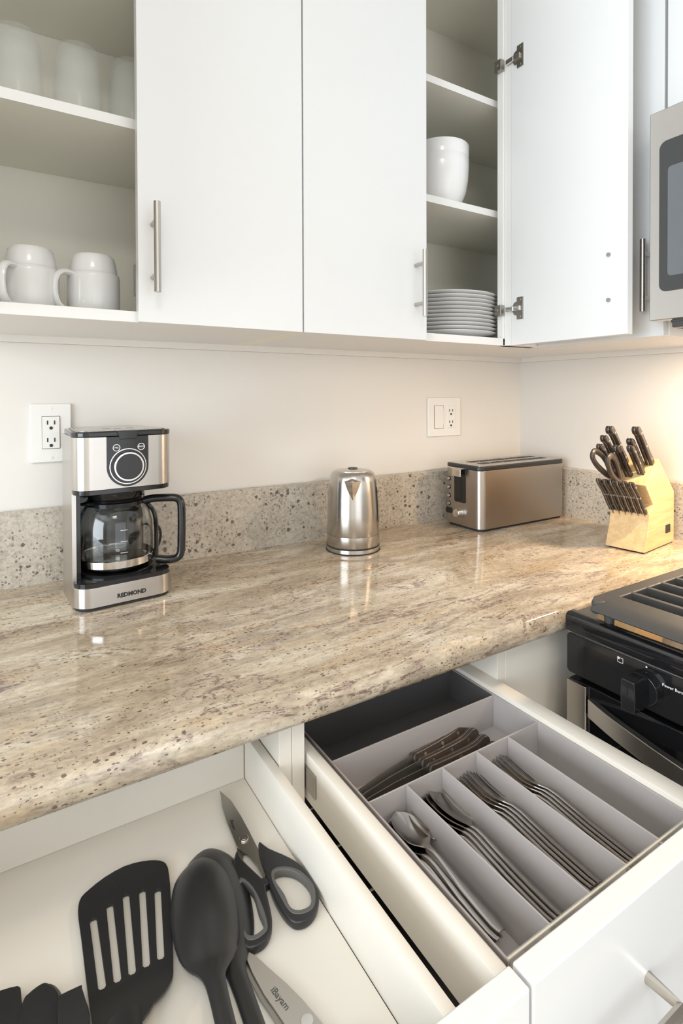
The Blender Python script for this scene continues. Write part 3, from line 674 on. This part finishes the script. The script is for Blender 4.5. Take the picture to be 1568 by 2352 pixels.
for i in range(6):
    yy = .0825 - .0146 * i
    knife('steak_knife', 'black riveted steak knife in the lower row of the block, ' + order[i], (-.2705 + .0008 * i, 1.0850), yy, .106, .0086, .8, .35, .0060, group='steak knives in the lower slots')
G_ = 'knives in the upper slots of the block'
knife('chef_knife', 'black riveted chef knife, tallest at the back left of the block', (-.2420, 1.2080), .070, .122, .0110, 1.3, .4, .0085, group=G_)
knife('carving_knife', 'black riveted bread knife, tallest at the right of the block', (-.2340, 1.2085), .014, .122, .0120, 1.0, .55, .0085, group=G_)
knife('utility_knife', 'black knife just behind the scissors, below the tall chef knife', (-.2610, 1.1870), .0745, .112, .0098, 1.2, .4, .0080, group=G_)
knife('utility_knife', 'black knife with a small round butt, lowest behind the scissors loops', (-.2735, 1.1670), .0780, .105, .0092, 1.2, .4, .0076, group=G_)
knife('utility_knife', 'black curved-handle knife between the scissors and the right-hand knives', (-.2600, 1.1655), .046, .108, .0098, 1.2, .4, .0080, group=G_)
knife('utility_knife', 'black curved-handle knife in front of the tall bread knife', (-.2310, 1.1805), .028, .110, .0100, 1.1, .4, .0080, group=G_)
knife('paring_knife', 'black straight-handle knife, nearest of the upper row', (-.2440, 1.1650), .022, .110, .0102, .9, .6, .0080, group=G_)
ks_ = thing('kitchen_scissors', 'black-handled kitchen scissors standing in the knife block', 'scissors', KM @ Vector((-.005, .060, .168)), KR)
def loop_tube(pts, r, nm, sq):
    MB().tube([KD * u + KN * v + Vector((0, y, 0)) for u, v, y in catmull(pts, 4, True)], r, 10, True, sq=sq).build(nm, 'handle_black', ks_)
loop_tube([(.012, -.004, .012), (.040, -.010, .014), (.074, -.006, .016), (.100, .008, .018), (.098, .024, .018), (.074, .026, .016), (.040, .016, .014), (.016, .006, .012)], .0048, 'handle_loop', 1.5)
loop_tube([(.004, .004, -.010), (.034, -.004, -.011), (.066, -.004, -.013), (.086, .006, -.014), (.088, .024, -.014), (.062, .030, -.013), (.030, .024, -.011), (.008, .014, -.010)], .0050, 'handle_loop', 1.6)
MB().tube([KD * u + KN * v for u, v in ((-.035, .004), (.020, .004))], .0065, 10, sq=1.6).build('shank', 'handle_black', ks_)
c = KD * .010 + KN * .004
MB().cyl(c + Vector((0, -.012, 0)), c + Vector((0, .012, 0)), .0035, 12).build('pivot', 'chrome', ks_)

# ------------------------------------------------------------------ stove
SX, SY0, SY1 = -.665, -1.420, -.6605
st = thing('gas_stove', 'black gas stove with cast iron grates, steel oven trim and a dial knob', 'stove', (-.34, -1.04, 0))
W(MB().box(-.628, -.03, SY0, SY1 - .002, .02, .884), 'body', 'black_enamel', st, .002)
W(MB().prism([(-.6650, .8862), (-.6665, .889), (-.6665, .9100), (-.6645, .9150), (-.6600, .9172), (-.646, .9172), (-.636, .9130), (-.060, .9130), (-.050, .9172), (-.032, .9172), (-.030, .8862)], SY0, SY1, 'y'), 'cooktop', 'black_enamel', st, .0015)
W(MB().box(-.660, -.628, SY0 + .001, SY1 - .001, .883, .8862), 'cooktop_seam', 'steel_y', st)
cp = W(MB().prism(rrect(SY0 + .001, SY1 - .001, .817, .883, .007), -.6635, -.628, 'x'), 'control_panel', 'black_enamel', st, .0012)
for k in range(5):
    ky = -.797 - k * .122
    col = W(MB().cyl((-.6632, ky, .8505), (-.6775, ky, .8505), .0245, 36, .0225), 'knob', 'black_gloss', cp, .001)
    W(MB().prism([(ky + a, .8505 + b) for a, b in ((-.0100, -.0225), (.0100, -.0225), (.0112, .0), (.0100, .0235), (-.0100, .0235), (-.0112, 0))], -.7140, -.6770, 'x'), 'knob_grip', 'black_gloss', col, .0025)
    W(MB().box(-.7144, -.7130, ky - .0006, ky + .0006, .852, .8720), 'knob_pointer', 'print_white' if k else 'black_dark', col)
    W(MB().cyl((-.6634, ky + .0005, .8795), (-.6640, ky + .0005, .8795), .0013, 10), 'dial_mark', 'print_white', cp)
    WM(text('LITE', .0044), frame3((-.6764, ky - .004, .8695), (0, -1, 0), (0, 0, 1)), 'knob_print', 'print_white', col, smooth=False)
def onpanel(y, z): return frame3((-.66355, y, z), (0, -1, 0), (0, 0, 1))
WM(text('Power Burner', .0060), onpanel(-.8365, .8640), 'lettering', 'print_white', cp, smooth=False)
ic = MB()
for (a, b, c_, d_) in ((-.7605, -.7600, .8690, .8770), (-.7520, -.7515, .8690, .8770), (-.7605, -.7515, .8690, .8696), (-.7605, -.7515, .8764, .8770)): ic.box(-.6640, -.6632, a, b, c_, d_)
ic.box(-.6640, -.6632, -.7548, -.7512, .8742, .8776)
W(ic, 'burner_icon', 'print_white', cp)
od = W(MB().box(-.660, -.6285, SY0 + .004, SY1 - .003, .16, .806), 'oven_door', 'door_glass', st, .002)
W(MB().box(-.6665, -.6605, -.6985, SY1 - .003, .16, .805), 'door_trim', 'steel_v', od, .0012); W(MB().box(-.6665, -.6605, SY0 + .004, SY0 + .039, .16, .805), 'door_trim', 'steel_v', od, .0012)
hp = [(-.660, -.7020), (-.680, -.760), (-.701, -.85), (-.716, -.95), (-.721, -1.04), (-.716, -1.13), (-.701, -1.23), (-.680, -1.32), (-.660, -1.379)]
hp = catmull(hp, 4, False); m = MB(); n = len(hp)
for x, y in hp: m.v += [(x - .006, y, .7575), (x - .006, y, .7875), (x + .006, y, .7875), (x + .006, y, .7575)]
for i in range(n - 1):
    a = 4 * i; m.f += [(a + k, a + (k + 1) % 4, a + 4 + (k + 1) % 4, a + 4 + k) for k in range(4)]
m.f += [(0, 1, 2, 3), (4 * n - 1, 4 * n - 2, 4 * n - 3, 4 * n - 4)]
W(m, 'oven_handle', 'steel_p', od, .0015)
W(MB().box(-.655, -.60, SY0 + .004, SY1 - .003, .02, .155), 'bottom_drawer', 'black_enamel', st, .002)
# burners and grates
for bx, by in ((-.50, -.865), (-.20, -.865), (-.50, -1.215), (-.20, -1.215)):
    bu = W(MB().lathe([(0, .9132), (.062, .9132), (.060, .919), (.046, .921), (.043, .930), (.040, .931), (0, .931)], (bx, by), 28), 'burner', 'alu', st)
    W(MB().lathe([(.036, .931), (.037, .936), (.034, .9395), (0, .940)], (bx, by), 28), 'burner_cap', 'iron', bu)
def grate(y0, y1, label):
    g = thing('stove_grate', label, 'grate', (-.37, (y0 + y1) / 2, .9140), 0, 'cast iron grates on the stove')
    x0, x1 = -.690, -.075
    # wide front rail with a sloping outer face, rounded corner
    f = MB()
    f.prism([(x0 + .004, .9425), (x0, .9455), (x0 + .012, .9530), (x0 + .030, .9565), (x0 + .064, .9575), (x0 + .066, .9550), (x0 + .064, .9480), (x0 + .030, .9430)], y0 + .006, y1 - .014, 'y')
    W(f, 'front_rail', 'iron', g, .002)
    for ya, yb in ((y1 - .0255, y1), (y0, y0 + .0255)):
        W(MB().prism([(x0 + .010, ya + .008), (x0 + .022, ya), (x1, ya), (x1, yb), (x0 + .034, yb), (x0 + .012, yb - .010)] if ya > (y0 + y1) / 2 else [(x0 + .012, ya + .010), (x0 + .034, ya), (x1, ya), (x1, yb), (x0 + .022, yb), (x0 + .010, yb - .008)], .936, .9565), 'side_rail', 'iron', g, .003)
    W(MB().box(x1 - .03, x1, y0 + .02, y1 - .02, .938, .956), 'rear_rail', 'iron', g, .002)
    for k in range(9):
        xx = -.588 + k * .0455
        W(MB().prism([(xx - .0045, .956), (xx + .0045, .956), (xx + .0032, .936), (xx - .0032, .936)], y0 + .02, y1 - .02, 'y'), 'cross_bar', 'iron', g, .0012)
    for fx in (x0 + .045, -.38, x1 - .02):
        for fy in (y0 + .020, y1 - .020): W(MB().cyl((fx, fy, .9135), (fx, fy, .939), .007, 10, .009), 'grate_foot', 'iron', g)
grate(-1.035, -.7060, 'dark cast iron grate at the near-left of the stove top, beside the worktop')
grate(-1.370, -1.040, 'dark cast iron grate on the far side of the stove from the worktop')

# ------------------------------------------------------------------ microwave over the stove
mw = thing('microwave', 'stainless steel over-the-range microwave with a dark bordered window', 'microwave', (-.20, -1.03, 1.4255))
MY0, MY1, MZ0, MZ1 = -1.411, -.6515, 1.4255, 1.8245
W(MB().box(-.370, -.004, MY0, MY1, MZ0 + .004, MZ1), 'body', 'steel_p', mw, .0015)
dr = W(MB().box(-.400, -.3705, MY0 + .19, MY1, MZ0, MZ1), 'door', 'steel_p', mw, .002)
W(MB().prism(rrect(MY0 + .215, -.6705, 1.4785, 1.7630, .014), -.4012, -.399, 'x'), 'window_border', 'mw_frame', dr, .0006)
W(MB().prism(rrect(MY0 + .232, -.6868, 1.5065, 1.7120, .007), -.4018, -.4005, 'x'), 'window_glass', 'mw_glass', dr)
W(MB().tube([(-.4, MY0 + .205, 1.52), (-.43, MY0 + .205, 1.53), (-.43, MY0 + .205, 1.73), (-.4, MY0 + .205, 1.74)], .008, 10), 'door_handle', 'nickel', dr)
W(MB().box(-.398, -.3705, MY0, MY0 + .188, MZ0, MZ1), 'control_panel', 'black_gloss', mw, .002)
W(MB().box(-.3950, -.05, MY0 + .02, MY1 - .040, MZ0 - .016, MZ0 + .003), 'bottom_grille', 'mw_frame', mw, .002)
W(MB().box(-.20, -.09, -.84, -.76, MZ0 - .0185, MZ0 - .015), 'lamp_lens', 'lamp_warm', mw, .002)
W(MB().prism([(-.3960, 1.4240), (-.3960, 1.4205), (-.372, 1.4095), (-.340, 1.4095), (-.340, 1.4240)], -1.35, -.690, 'y'), 'vent_lip', 'mw_frame', mw, .001)
area('microwave_cooktop_lamp', (-.145, -.80, 1.4035), (-.145, -.80, 0), .09, .07, 9.5, (1.0, .74, .48))
# ------------------------------------------------------------------ left drawer: black cooking utensils and scissors
ZF = .7525
def P(pts, k=3): return catmull(pts, k, True)
def placed(me, name, material, parent, z, cut=None, **k):
    me.transform(Matrix.Translation((0, 0, z))); return WM(me, Matrix.Identity(4), name, material, parent, **k)
tu = thing('slotted_turner', 'black nylon slotted turner lying in the drawer, five slots', 'turner', (-1.372, -.68, ZF))
out = P([(-1.4094, -.6267), (-1.4057, -.6172), (-1.3975, -.6116), (-1.381, -.6043), (-1.3598, -.6008), (-1.3414, -.6046), (-1.3282, -.6111), (-1.3212, -.6178), (-1.3187, -.6279), (-1.322, -.6505), (-1.3283, -.6798), (-1.336, -.7155), (-1.3428, -.7448), (-1.3474, -.7552), (-1.3552, -.7631), (-1.3658, -.7695), (-1.3765, -.7800), (-1.4010, -.7790), (-1.4105, -.7680), (-1.4118, -.7500), (-1.4115, -.722), (-1.4112, -.6956), (-1.4107, -.6642), (-1.4107, -.64)], 2)
sl = []
for (a, b) in (((-1.3982, -.6506), (-1.3999, -.7232)), ((-1.3817, -.6433), (-1.3872, -.7241)), ((-1.3652, -.6398), (-1.3746, -.7242)), ((-1.3494, -.6436), (-1.3621, -.7242)), ((-1.3353, -.6517), (-1.3492, -.7241))):
    a, b = Vector(a), Vector(b); t = (b - a).normalized(); n = Vector((-t.y, t.x)) * .0032
    sl.append([tuple(a + n), tuple(a - t * .002 + n * .5), tuple(a - t * .002 - n * .5), tuple(a - n), tuple(b - n), tuple(b + t * .002 - n * .5), tuple(b + t * .002 + n * .5), tuple(b + n)])
me = flat([out] + sl, .0032, .0005)
bm = bmesh.new(); bm.from_mesh(me)
for yy in (-.728, -.734, -.740, -.748, -.758, -.768):
    bmesh.ops.bisect_plane(bm, geom=bm.verts[:] + bm.edges[:] + bm.faces[:], plane_co=(0, yy, 0), plane_no=(.12, 1, 0))
for v in bm.verts:
    s = -.728 - (v.co.y + .12 * (v.co.x + 1.375))
    if s > 0: v.co.z += .011 * (s / .04) ** 1.3 * (1 - min(s, .06) * 3)
    v.co.z += .0035 * ((v.co.x + 1.365) / .045) ** 2 * 0
bm.to_mesh(me); bm.free()
placed(me, 'blade', 'black_matte', tu, ZF + .0008, angle=30)
W(MB().shell([(-1.3885, -.765, ZF + .014, .0130, .004, -.05), (-1.3905, -.785, ZF + .018, .0125, .005, -.05), (-1.393, -.84, ZF + .026, .010, .006, -.05), (-1.397, -.942, ZF + .030, .011, .006, -.05)], 8, .007), 'handle', 'black_matte', tu)
def spoon(label, dz, ax):
    t = thing('serving_spoon', label, 'spoon', (ax[2][0], ax[2][1], ZF + dz), 0, 'black nylon serving spoons')
    s = []
    W_ = [.0005, .0135, .0215, .0285, .0325, .0338, .0325, .0280, .0205, .0135, .0092, .0080, .0078, .0080, .0085]
    H_ = [.001, .006, .010, .014, .0170, .0178, .0165, .0130, .0085, .0055, .0038, .0035, .0035, .0035, .0035]
    Z_ = [.001, .001, .001, .001, .001, .001, .001, .0015, .004, .008, .011, .013, .016, .020, .023]
    U_2 = [0, .0035, .010, .022, .040, .060, .082, .104, .120, .131, .142, .160, .19, .23, .268]
    p0, p1, p2 = Vector(ax[0]), Vector(ax[1]), Vector(ax[2])
    for u, w, h, z in zip(U_2, W_, H_, Z_):
        f = u / .142
        c = p0.lerp(p1, f) if f <= 1 else p1 + (p2 - p1) * ((f - 1) / .887)
        d = (p1 - p0).normalized() if f < 1 else (p2 - p1).normalized()
        s.append((c.x, c.y, ZF + dz + z, w, h, math.atan2(d.x, -d.y)))
    W(MB().shell(catmull(s, 3, False), 14, .0022), 'spoon_body', 'black_matte', t, angle=50)
    return t
spoon('black nylon serving spoon lying face down on top of its twin', .0095, ((-1.2880, -.6465), (-1.3170, -.7850), (-1.3320, -.9100)))
spoon('black nylon serving spoon underneath, peeking out beside the scissors', .0005, ((-1.2760, -.6270), (-1.2960, -.7800), (-1.3050, -.9200)))
sc1 = thing('kitchen_shears', 'grey-bladed kitchen shears with black and grey handles lying in the drawer', 'scissors', (-1.2327, -.64, ZF))
bl1 = [(-1.2302, -.5461), (-1.2369, -.5743), (-1.2409, -.6018), (-1.2423, -.625), (-1.2435, -.6431), (-1.2405, -.6552), (-1.2370, -.6610), (-1.2335, -.6786), (-1.2331, -.6995), (-1.2286, -.6960), (-1.2244, -.6765), (-1.2239, -.6626), (-1.2234, -.6481), (-1.2228, -.6292), (-1.2225, -.6028), (-1.2239, -.5711)]
b_ = placed(flat([bl1], .0022, .0003), 'blade', 'blade', sc1, ZF + .0035)
placed(flat([[(-1.2302, -.5461), (-1.2240, -.5700), (-1.2218, -.6028), (-1.2220, -.6292), (-1.2245, -.6480), (-1.2400, -.6560), (-1.2470, -.6700), (-1.2500, -.6720), (-1.2450, -.6500), (-1.2385, -.6250), (-1.2330, -.5900)]], .0022, .0003), 'blade', 'blade', sc1, ZF + .0010)
pv = W(MB().cyl((-1.2327, -.6386, ZF + .0005), (-1.2327, -.6386, ZF + .0075), .0052, 20), 'pivot', 'chrome', sc1, .0006)
W(MB().cyl((-1.2327, -.6386, ZF + .0075), (-1.2327, -.6386, ZF + .0079), .0032, 16), 'pivot_face', 'blade', pv)
WM(text('iBayam', .0062, .0001), frame3((-1.2362, -.6110, ZF + .0058), (-.10, -1, 0), (1, -.10, 0)), 'lettering', 'print_black', b_, smooth=False)
def offs(pts, k):
    c = Vector((sum(p[0] for p in pts) / len(pts), sum(p[1] for p in pts) / len(pts)))
    return [tuple(Vector(p) + (c - Vector(p)).normalized() * -k) for p in pts]
LR = [(-1.2204, -.6543), (-1.2143, -.6691), (-1.2, -.6922), (-1.1925, -.7119), (-1.1915, -.7377), (-1.1942, -.7515), (-1.2043, -.7640), (-1.216, -.7690), (-1.2267, -.7668), (-1.2324, -.7584), (-1.2349, -.743), (-1.2344, -.7228), (-1.2306, -.6969), (-1.2266, -.6722)]
HR = [(-1.2213, -.7027), (-1.2097, -.7066), (-1.2008, -.7193), (-1.1979, -.7369), (-1.2027, -.7511), (-1.2098, -.7575), (-1.2208, -.7551), (-1.2257, -.7473), (-1.2246, -.7319), (-1.2259, -.7127)]
LL = [(-1.247, -.6524), (-1.246, -.6672), (-1.2399, -.6911), (-1.2361, -.7064), (-1.2394, -.7198), (-1.2452, -.745), (-1.2509, -.7577), (-1.2594, -.7652), (-1.2692, -.7667), (-1.2788, -.7627), (-1.2815, -.7465), (-1.2754, -.7179), (-1.2654, -.6882), (-1.2581, -.6699)]
HL = [(-1.2564, -.6938), (-1.2513, -.7124), (-1.2542, -.7339), (-1.255, -.7498), (-1.2596, -.7549), (-1.2691, -.7555), (-1.2742, -.7484), (-1.2704, -.7266), (-1.2636, -.7047)]
for o_, h_ in ((LR, HR), (LL, HL)):
    hh = placed(flat([P(o_), P(offs(h_, .0022))], .0085, .0016), 'handle', 'black_matte', sc1, ZF + .0006, angle=50)
    placed(flat([P(offs(h_, .0050)), P(h_)], .0088, .0010), 'grip_lining', 'grip', hh, ZF + .0008, angle=50)
W(MB().prism(rrect(-1.2415, -1.2325, -.7115, -.7015, .002), ZF + .001, ZF + .009), 'handle_stop', 'black_matte', sc1, .001)
sc2 = thing('kitchen_shears', 'pale steel shears blade beside the spoon handles at the bottom of the drawer', 'scissors', (-1.2563, -.80, ZF))
bl2 = [(-1.2800, -.7600), (-1.2735, -.7715), (-1.2673, -.7882), (-1.2592, -.8087), (-1.2532, -.8272), (-1.2491, -.8438), (-1.2450, -.8620), (-1.2440, -.8800), (-1.2690, -.8650), (-1.2735, -.8420), (-1.2766, -.8229), (-1.2798, -.8066), (-1.2817, -.786), (-1.2820, -.7724)]
b_ = placed(flat([bl2], .0022, .0003), 'blade', 'blade_pale', sc2, ZF + .0035)
placed(flat([[(x - .004, y + .001) for x, y in bl2]], .0022, .0003), 'blade', 'blade', sc2, ZF + .0010)
pv = W(MB().cyl((-1.2580, -.8450, ZF + .0005), (-1.2580, -.8450, ZF + .0075), .0055, 20), 'pivot', 'chrome', sc2, .0006)
WM(text('iBayam', .0080, .0001, .0001), frame3((-1.2695, -.8170, ZF + .0058), (.22, -1, 0), (1, .22, 0)), 'lettering', 'print_grey', b_, smooth=False)
for s in (-1, 1):
    cx = -1.2545 + s * .021
    o_ = [(cx - s * .012, -.868), (cx + s * .006, -.872), (cx + s * .017, -.890), (cx + s * .017, -.920), (cx + .0, -.940), (cx - s * .014, -.925), (cx - s * .015, -.895)]
    h_ = [(cx - s * .003, -.882), (cx + s * .008, -.893), (cx + s * .008, -.918), (cx, -.930), (cx - s * .007, -.918), (cx - s * .007, -.895)]
    placed(flat([P(o_), P(h_)], .0085, .0016), 'handle', 'black_matte', sc2, ZF + .0006, angle=50)
# three more black utensils, only their tips in the picture
ua_ = thing('spatula', 'black flat-ended spatula at the left edge of the drawer', 'spatula', (-1.49, -.75, ZF))
placed(flat([P([(-1.5200, -.6790), (-1.4990, -.6830), (-1.4775, -.6886), (-1.4640, -.6925), (-1.4618, -.7000), (-1.4612, -.7200), (-1.4610, -.7500), (-1.4700, -.7750), (-1.4950, -.7850), (-1.5150, -.7700), (-1.5220, -.7200)], 2)], .0045, .0008), 'blade', 'black_matte', ua_, ZF + .009)
W(MB().shell([(-1.492, -.77, ZF + .010, .012, .004, 0), (-1.492, -.80, ZF + .012, .008, .005, 0), (-1.492, -.942, ZF + .014, .010, .006, 0)], 8, .006), 'handle', 'black_matte', ua_)
ub_ = thing('ladle', 'black round-tipped ladle with a grey rim between two spatulas', 'ladle', (-1.445, -.76, ZF))
rp = [(-1.4608, -.7065), (-1.4560, -.7019), (-1.4474, -.6992), (-1.4388, -.7010), (-1.4325, -.7117), (-1.4295, -.7261), (-1.4272, -.7490), (-1.4300, -.7700), (-1.4400, -.7900), (-1.4540, -.7850), (-1.4610, -.7600), (-1.4622, -.7277)]
placed(flat([P(rp)], .0050, .0012), 'bowl', 'grip', ub_, ZF + .0040)
placed(flat([P([(x - .0030 if i > 2 else x, y - .003) for i, (x, y) in enumerate(rp)])], .0060, .0015), 'inner_face', 'black_matte', ub_, ZF + .0085)
W(MB().shell([(-1.446, -.775, ZF + .008, .010, .005, 0), (-1.447, -.81, ZF + .010, .007, .005, 0), (-1.449, -.942, ZF + .012, .009, .006, 0)], 8, .006), 'handle', 'black_matte', ub_)
uc_ = thing('spatula', 'black spatula with an angled corner beside the slotted turner', 'spatula', (-1.425, -.78, ZF))
placed(flat([P([(-1.4350, -.7274), (-1.4340, -.7262), (-1.4180, -.7270), (-1.4170, -.7290), (-1.4154, -.7413), (-1.4139, -.7572), (-1.4200, -.7800), (-1.4330, -.7800), (-1.4370, -.7500)], 2)], .004, .0008), 'blade', 'black_matte', uc_, ZF + .0155)
W(MB().shell([(-1.4255, -.772, ZF + .0165, .008, .004, 0), (-1.4255, -.80, ZF + .018, .007, .004, 0), (-1.4255, -.942, ZF + .018, .008, .004, 0)], 8, .006), 'handle', 'black_matte', uc_)

# ------------------------------------------------------------------ right drawer: cutlery tray
tr = thing('cutlery_tray', 'grey plastic cutlery tray with seven compartments filling the right drawer', 'tray', (-.96, -.73, .7525))
TZ0, TZ1 = .7530, .8060
XA, XB, YA, YB = -1.1120, -.8090, -.9320, -.5345
W(MB().box(XA, XB, YA, YB, TZ0, TZ0 + .003), 'tray_floor', 'tray', tr)
W(MB().box(XA, XA + .0025, YA, YB, TZ0, TZ1).box(XA - .0065, XA - .003, YA, YB, TZ0, TZ1 - .001), 'tray_wall', 'tray', tr, .0005)
W(MB().box(XB - .0025, XB, YA, YB, TZ0, TZ1), 'tray_wall', 'tray', tr, .0005)
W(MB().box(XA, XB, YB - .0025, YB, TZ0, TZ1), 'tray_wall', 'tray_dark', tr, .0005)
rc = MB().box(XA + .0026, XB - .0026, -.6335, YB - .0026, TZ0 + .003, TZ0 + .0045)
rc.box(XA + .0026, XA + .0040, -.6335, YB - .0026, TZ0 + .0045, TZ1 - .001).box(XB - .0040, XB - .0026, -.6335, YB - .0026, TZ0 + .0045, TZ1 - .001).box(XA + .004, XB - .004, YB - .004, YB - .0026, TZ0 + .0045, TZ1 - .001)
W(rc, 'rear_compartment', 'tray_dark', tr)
for yy in (-.635, -.7195):
    W(MB().box(XA + .0025, XB - .0025, yy - .0011, yy + .0011, TZ0 + .003, TZ1 - .001), 'divider', 'tray', tr, .0004)
for xx in (-1.0535, -.9950, -.9345, -.8738):
    W(MB().box(xx - .0010, xx + .0010, YA + .004, -.7207, TZ0 + .003, TZ1 - .001), 'divider', 'tray', tr, .0004)
W(MB().box(XA, XB, YA, YA + .0035, TZ0, TZ1 + .001), 'front_panel', 'acrylic', tr)
W(MB().box(XA, XB, YA, YA + .0016, TZ1 + .001, TZ1 + .0022), 'front_panel_bright_rim', 'acrylic_glint', tr)
TF = TZ0 + .0032
# cutlery: each kind built once at the origin, head towards +y, then copied
def mesh_spoon(L, bw, bl_):
    s = []
    for u, w, h, z in ((0, .0040, .0010, .0016), (.01, .0062, .0012, .0018), (L * .30, .0052, .0014, .004), (L - bl_ - .022, .0030, .0012, .0085), (L - bl_ - .008, .0030, .0010, .0085), (L - bl_, .0050, -.0003, .0075)):
        s.append((0, u, z, w, h, 0))
    for k in range(1, 10):
        f = k / 9; w = bw * math.sqrt(max(0.004, 1 - (2 * f - 1.0) ** 2)) * (1.0 + .12 * (0.5 - f)); w = max(w, .0055 * (1 - f))
        s.append((0, L - bl_ + bl_ * f, .0075 + .001 * f, w, -.0065 * math.sin(PI * min(1, f * 1.02)) , 0))
    return MB().shell(catmull(s, 2, False), 14, .0013).mesh('spoon_body', angle=60)
def mesh_fork(L):
    m = MB()
    s = [(0, 0, .0016, .0040, .0010, 0), (0, .01, .0018, .0060, .0012, 0), (0, L * .3, .004, .0050, .0014, 0), (0, L * .55, .0085, .0030, .0012, 0), (0, L * .62, .0085, .0032, .001, 0), (0, L * .68, .0065, .0095, .0, 0), (0, L * .72, .0055, .0118, -.0012, 0), (0, L * .755, .0052, .0122, -.0014, 0)]
    m.shell(s, 8, .0013)
    for k in range(4):
        x = -.0103 + k * .00687
        q = 1 - (x / .0122) ** 2
        m.shell([(x, L * .75, .0052 - .0014 * q, .0020, 0, 0), (x * .98, L * .86, .0060, .0015, 0, 0), (x * .95, L * .96, .0085, .0013, 0, 0), (x * .93, L, .0105, .0006, 0, 0)], 2, .0014)
    return m.mesh('fork_body', angle=60)
def mesh_knife(L):
    return MB().shell([(0, 0, .003, .0050, .0012, 0), (0, .012, .003, .0068, .0014, 0), (0, L * .4, .003, .0055, .0014, 0), (.001, L * .47, .003, .0075, .0004, 0), (.0015, L * .7, .003, .0088, .0003, 0), (.002, L * .9, .003, .0080, .0003, 0), (.005, L * .985, .003, .0030, .0002, 0), (.006, L, .003, .0005, .0001, 0)], 6, .0022).mesh('knife_body', angle=60)
kinds = {'teaspoon': mesh_spoon(.165, .0185, .056), 'tablespoon': mesh_spoon(.190, .0212, .064), 'fork': mesh_fork(.188), 'salad_fork': mesh_fork(.190), 'table_knife': mesh_knife(.178)}
for me in kinds.values(): me.materials.append(M['cutlery'])
def lay(kind, x, y, z, roll, yaw, label, cat, group, pitch=0.0):
    o = bpy.data.objects.new(kind, kinds[kind]); COL.objects.link(o)
    o.matrix_world = Matrix.Translation((x, y, z)) @ Matrix.Rotation(yaw, 4, 'Z') @ Matrix.Rotation(pitch, 4, 'X') @ Matrix.Rotation(roll, 4, 'Y')
    o.rotation_mode = 'XYZ'; return tag(o, label, cat, group)
orn = ['topmost', 'second from the top', 'third from the top', 'fourth from the top', 'fifth from the top', 'sixth from the top', 'seventh from the top', 'eighth from the top']
for i in range(5):
    k = 4 - i
    lay('teaspoon', -1.0730 - .0030 * k + (.002 if k == 0 else 0), -.888 - .0015 * (k % 2), TF + .0165 - .0037 * k, .10 + .05 * k, .015 + .025 * k, 'steel teaspoon, ' + orn[k] + ' in the leftmost tray compartment', 'spoon', 'teaspoons in the leftmost compartment')
for i in range(7):
    k = 6 - i
    lay('tablespoon', -1.0090 - .0050 * k, -.9080 + .001 * (k % 3), TF + .0165 - .0014 * k, .46, .02 + .006 * k, 'steel tablespoon, ' + orn[k] + ' in the second tray compartment', 'spoon', 'tablespoons in the second compartment')
for i in range(8):
    k = 7 - i
    lay('fork', -.9440 - .0054 * k, -.9060 + .0012 * (k % 3), TF + .0165 - .0009 * k, .50, .02 + .004 * k, 'steel fork, ' + orn[k] + ' of the row in the middle tray compartment', 'fork', 'forks in the middle compartment')
for i in range(8):
    k = 7 - i
    lay('salad_fork', -.8830 - .0054 * k, -.9120 + .0012 * (k % 3), TF + .0165 - .0009 * k, .50, .02 + .004 * k, 'steel fork, ' + orn[k] + ' of the row in the fourth tray compartment', 'fork', 'forks in the fourth compartment')
for i in range(6):
    k = 5 - i
    lay('table_knife', -.8330 - .0042 * k, -.9170 + .0015 * (k % 3), TF + .0095 - .0008 * k, .85, .0 + .010 * k, 'steel table knife, ' + orn[k] + ' in the compartment next to the stove', 'knife', 'table knives in the right-hand compartment')
# serrated steak knives lying across the middle compartment
def drawer_knife():
    t = thing('steak_knife', '', 'knife', (0, 0, 0))
    hp = P([(0, -.0065), (.03, -.0060), (.07, -.0058), (.100, -.0070), (.107, -.003), (.106, .006), (.098, .009), (.08, .0050), (.045, .0050), (.012, .0062), (0, .0060)], 3)
    for a in (0, .0062):
        me = flat([hp], .0048, .0012); me.transform(Matrix.Translation((0, 0, a))); link_mesh(me, 'handle_scale', 'handle_black', t, angle=60)
    me = flat([[(x * 1.003, y * 1.05) for x, y in hp]], .0014); me.transform(Matrix.Translation((0, 0, .0048))); link_mesh(me, 'tang', 'cutlery', t)
    ed = [(-.110 + .004 * i, -.0058 + (.0010 if i % 2 else 0) + .0052 * max(0, 1 - i / 6.0) ** 1.3) for i in range(28)]
    me = flat([[(-.112, .0015)] + ed + [(.002, -.0055), (.002, .0058), (-.05, .0062), (-.09, .0045)]], .0013); me.transform(Matrix.Translation((0, 0, .0048))); link_mesh(me, 'blade', 'blade', t, angle=30)
    for q in (.018, .052, .085): MB().cyl((q, 0, -.0003), (q, 0, .0113), .0024, 10).build('rivet', 'alu', t)
    return t
proto = drawer_knife()
dl = ['topmost, nearest the back of the drawer', 'second from the back', 'third from the back', 'fourth from the back', 'fifth, nearest the front compartments']
for i in range(5):
    o = proto if i == 0 else copy_tree(proto)
    o['label'] = 'black-handled serrated steak knife in the tray, ' + dl[i]; o['group'] = 'steak knives in the cutlery tray'
    o.location = (-.9850 + .003 * i, -.6420 - .0135 * i, TF + .0110 - .0004 * i)
    o.rotation_euler = (1.15 + .08 * i, 0.0, .15 - .055 * i); o.scale = (1.1, 1.15, 1.15)
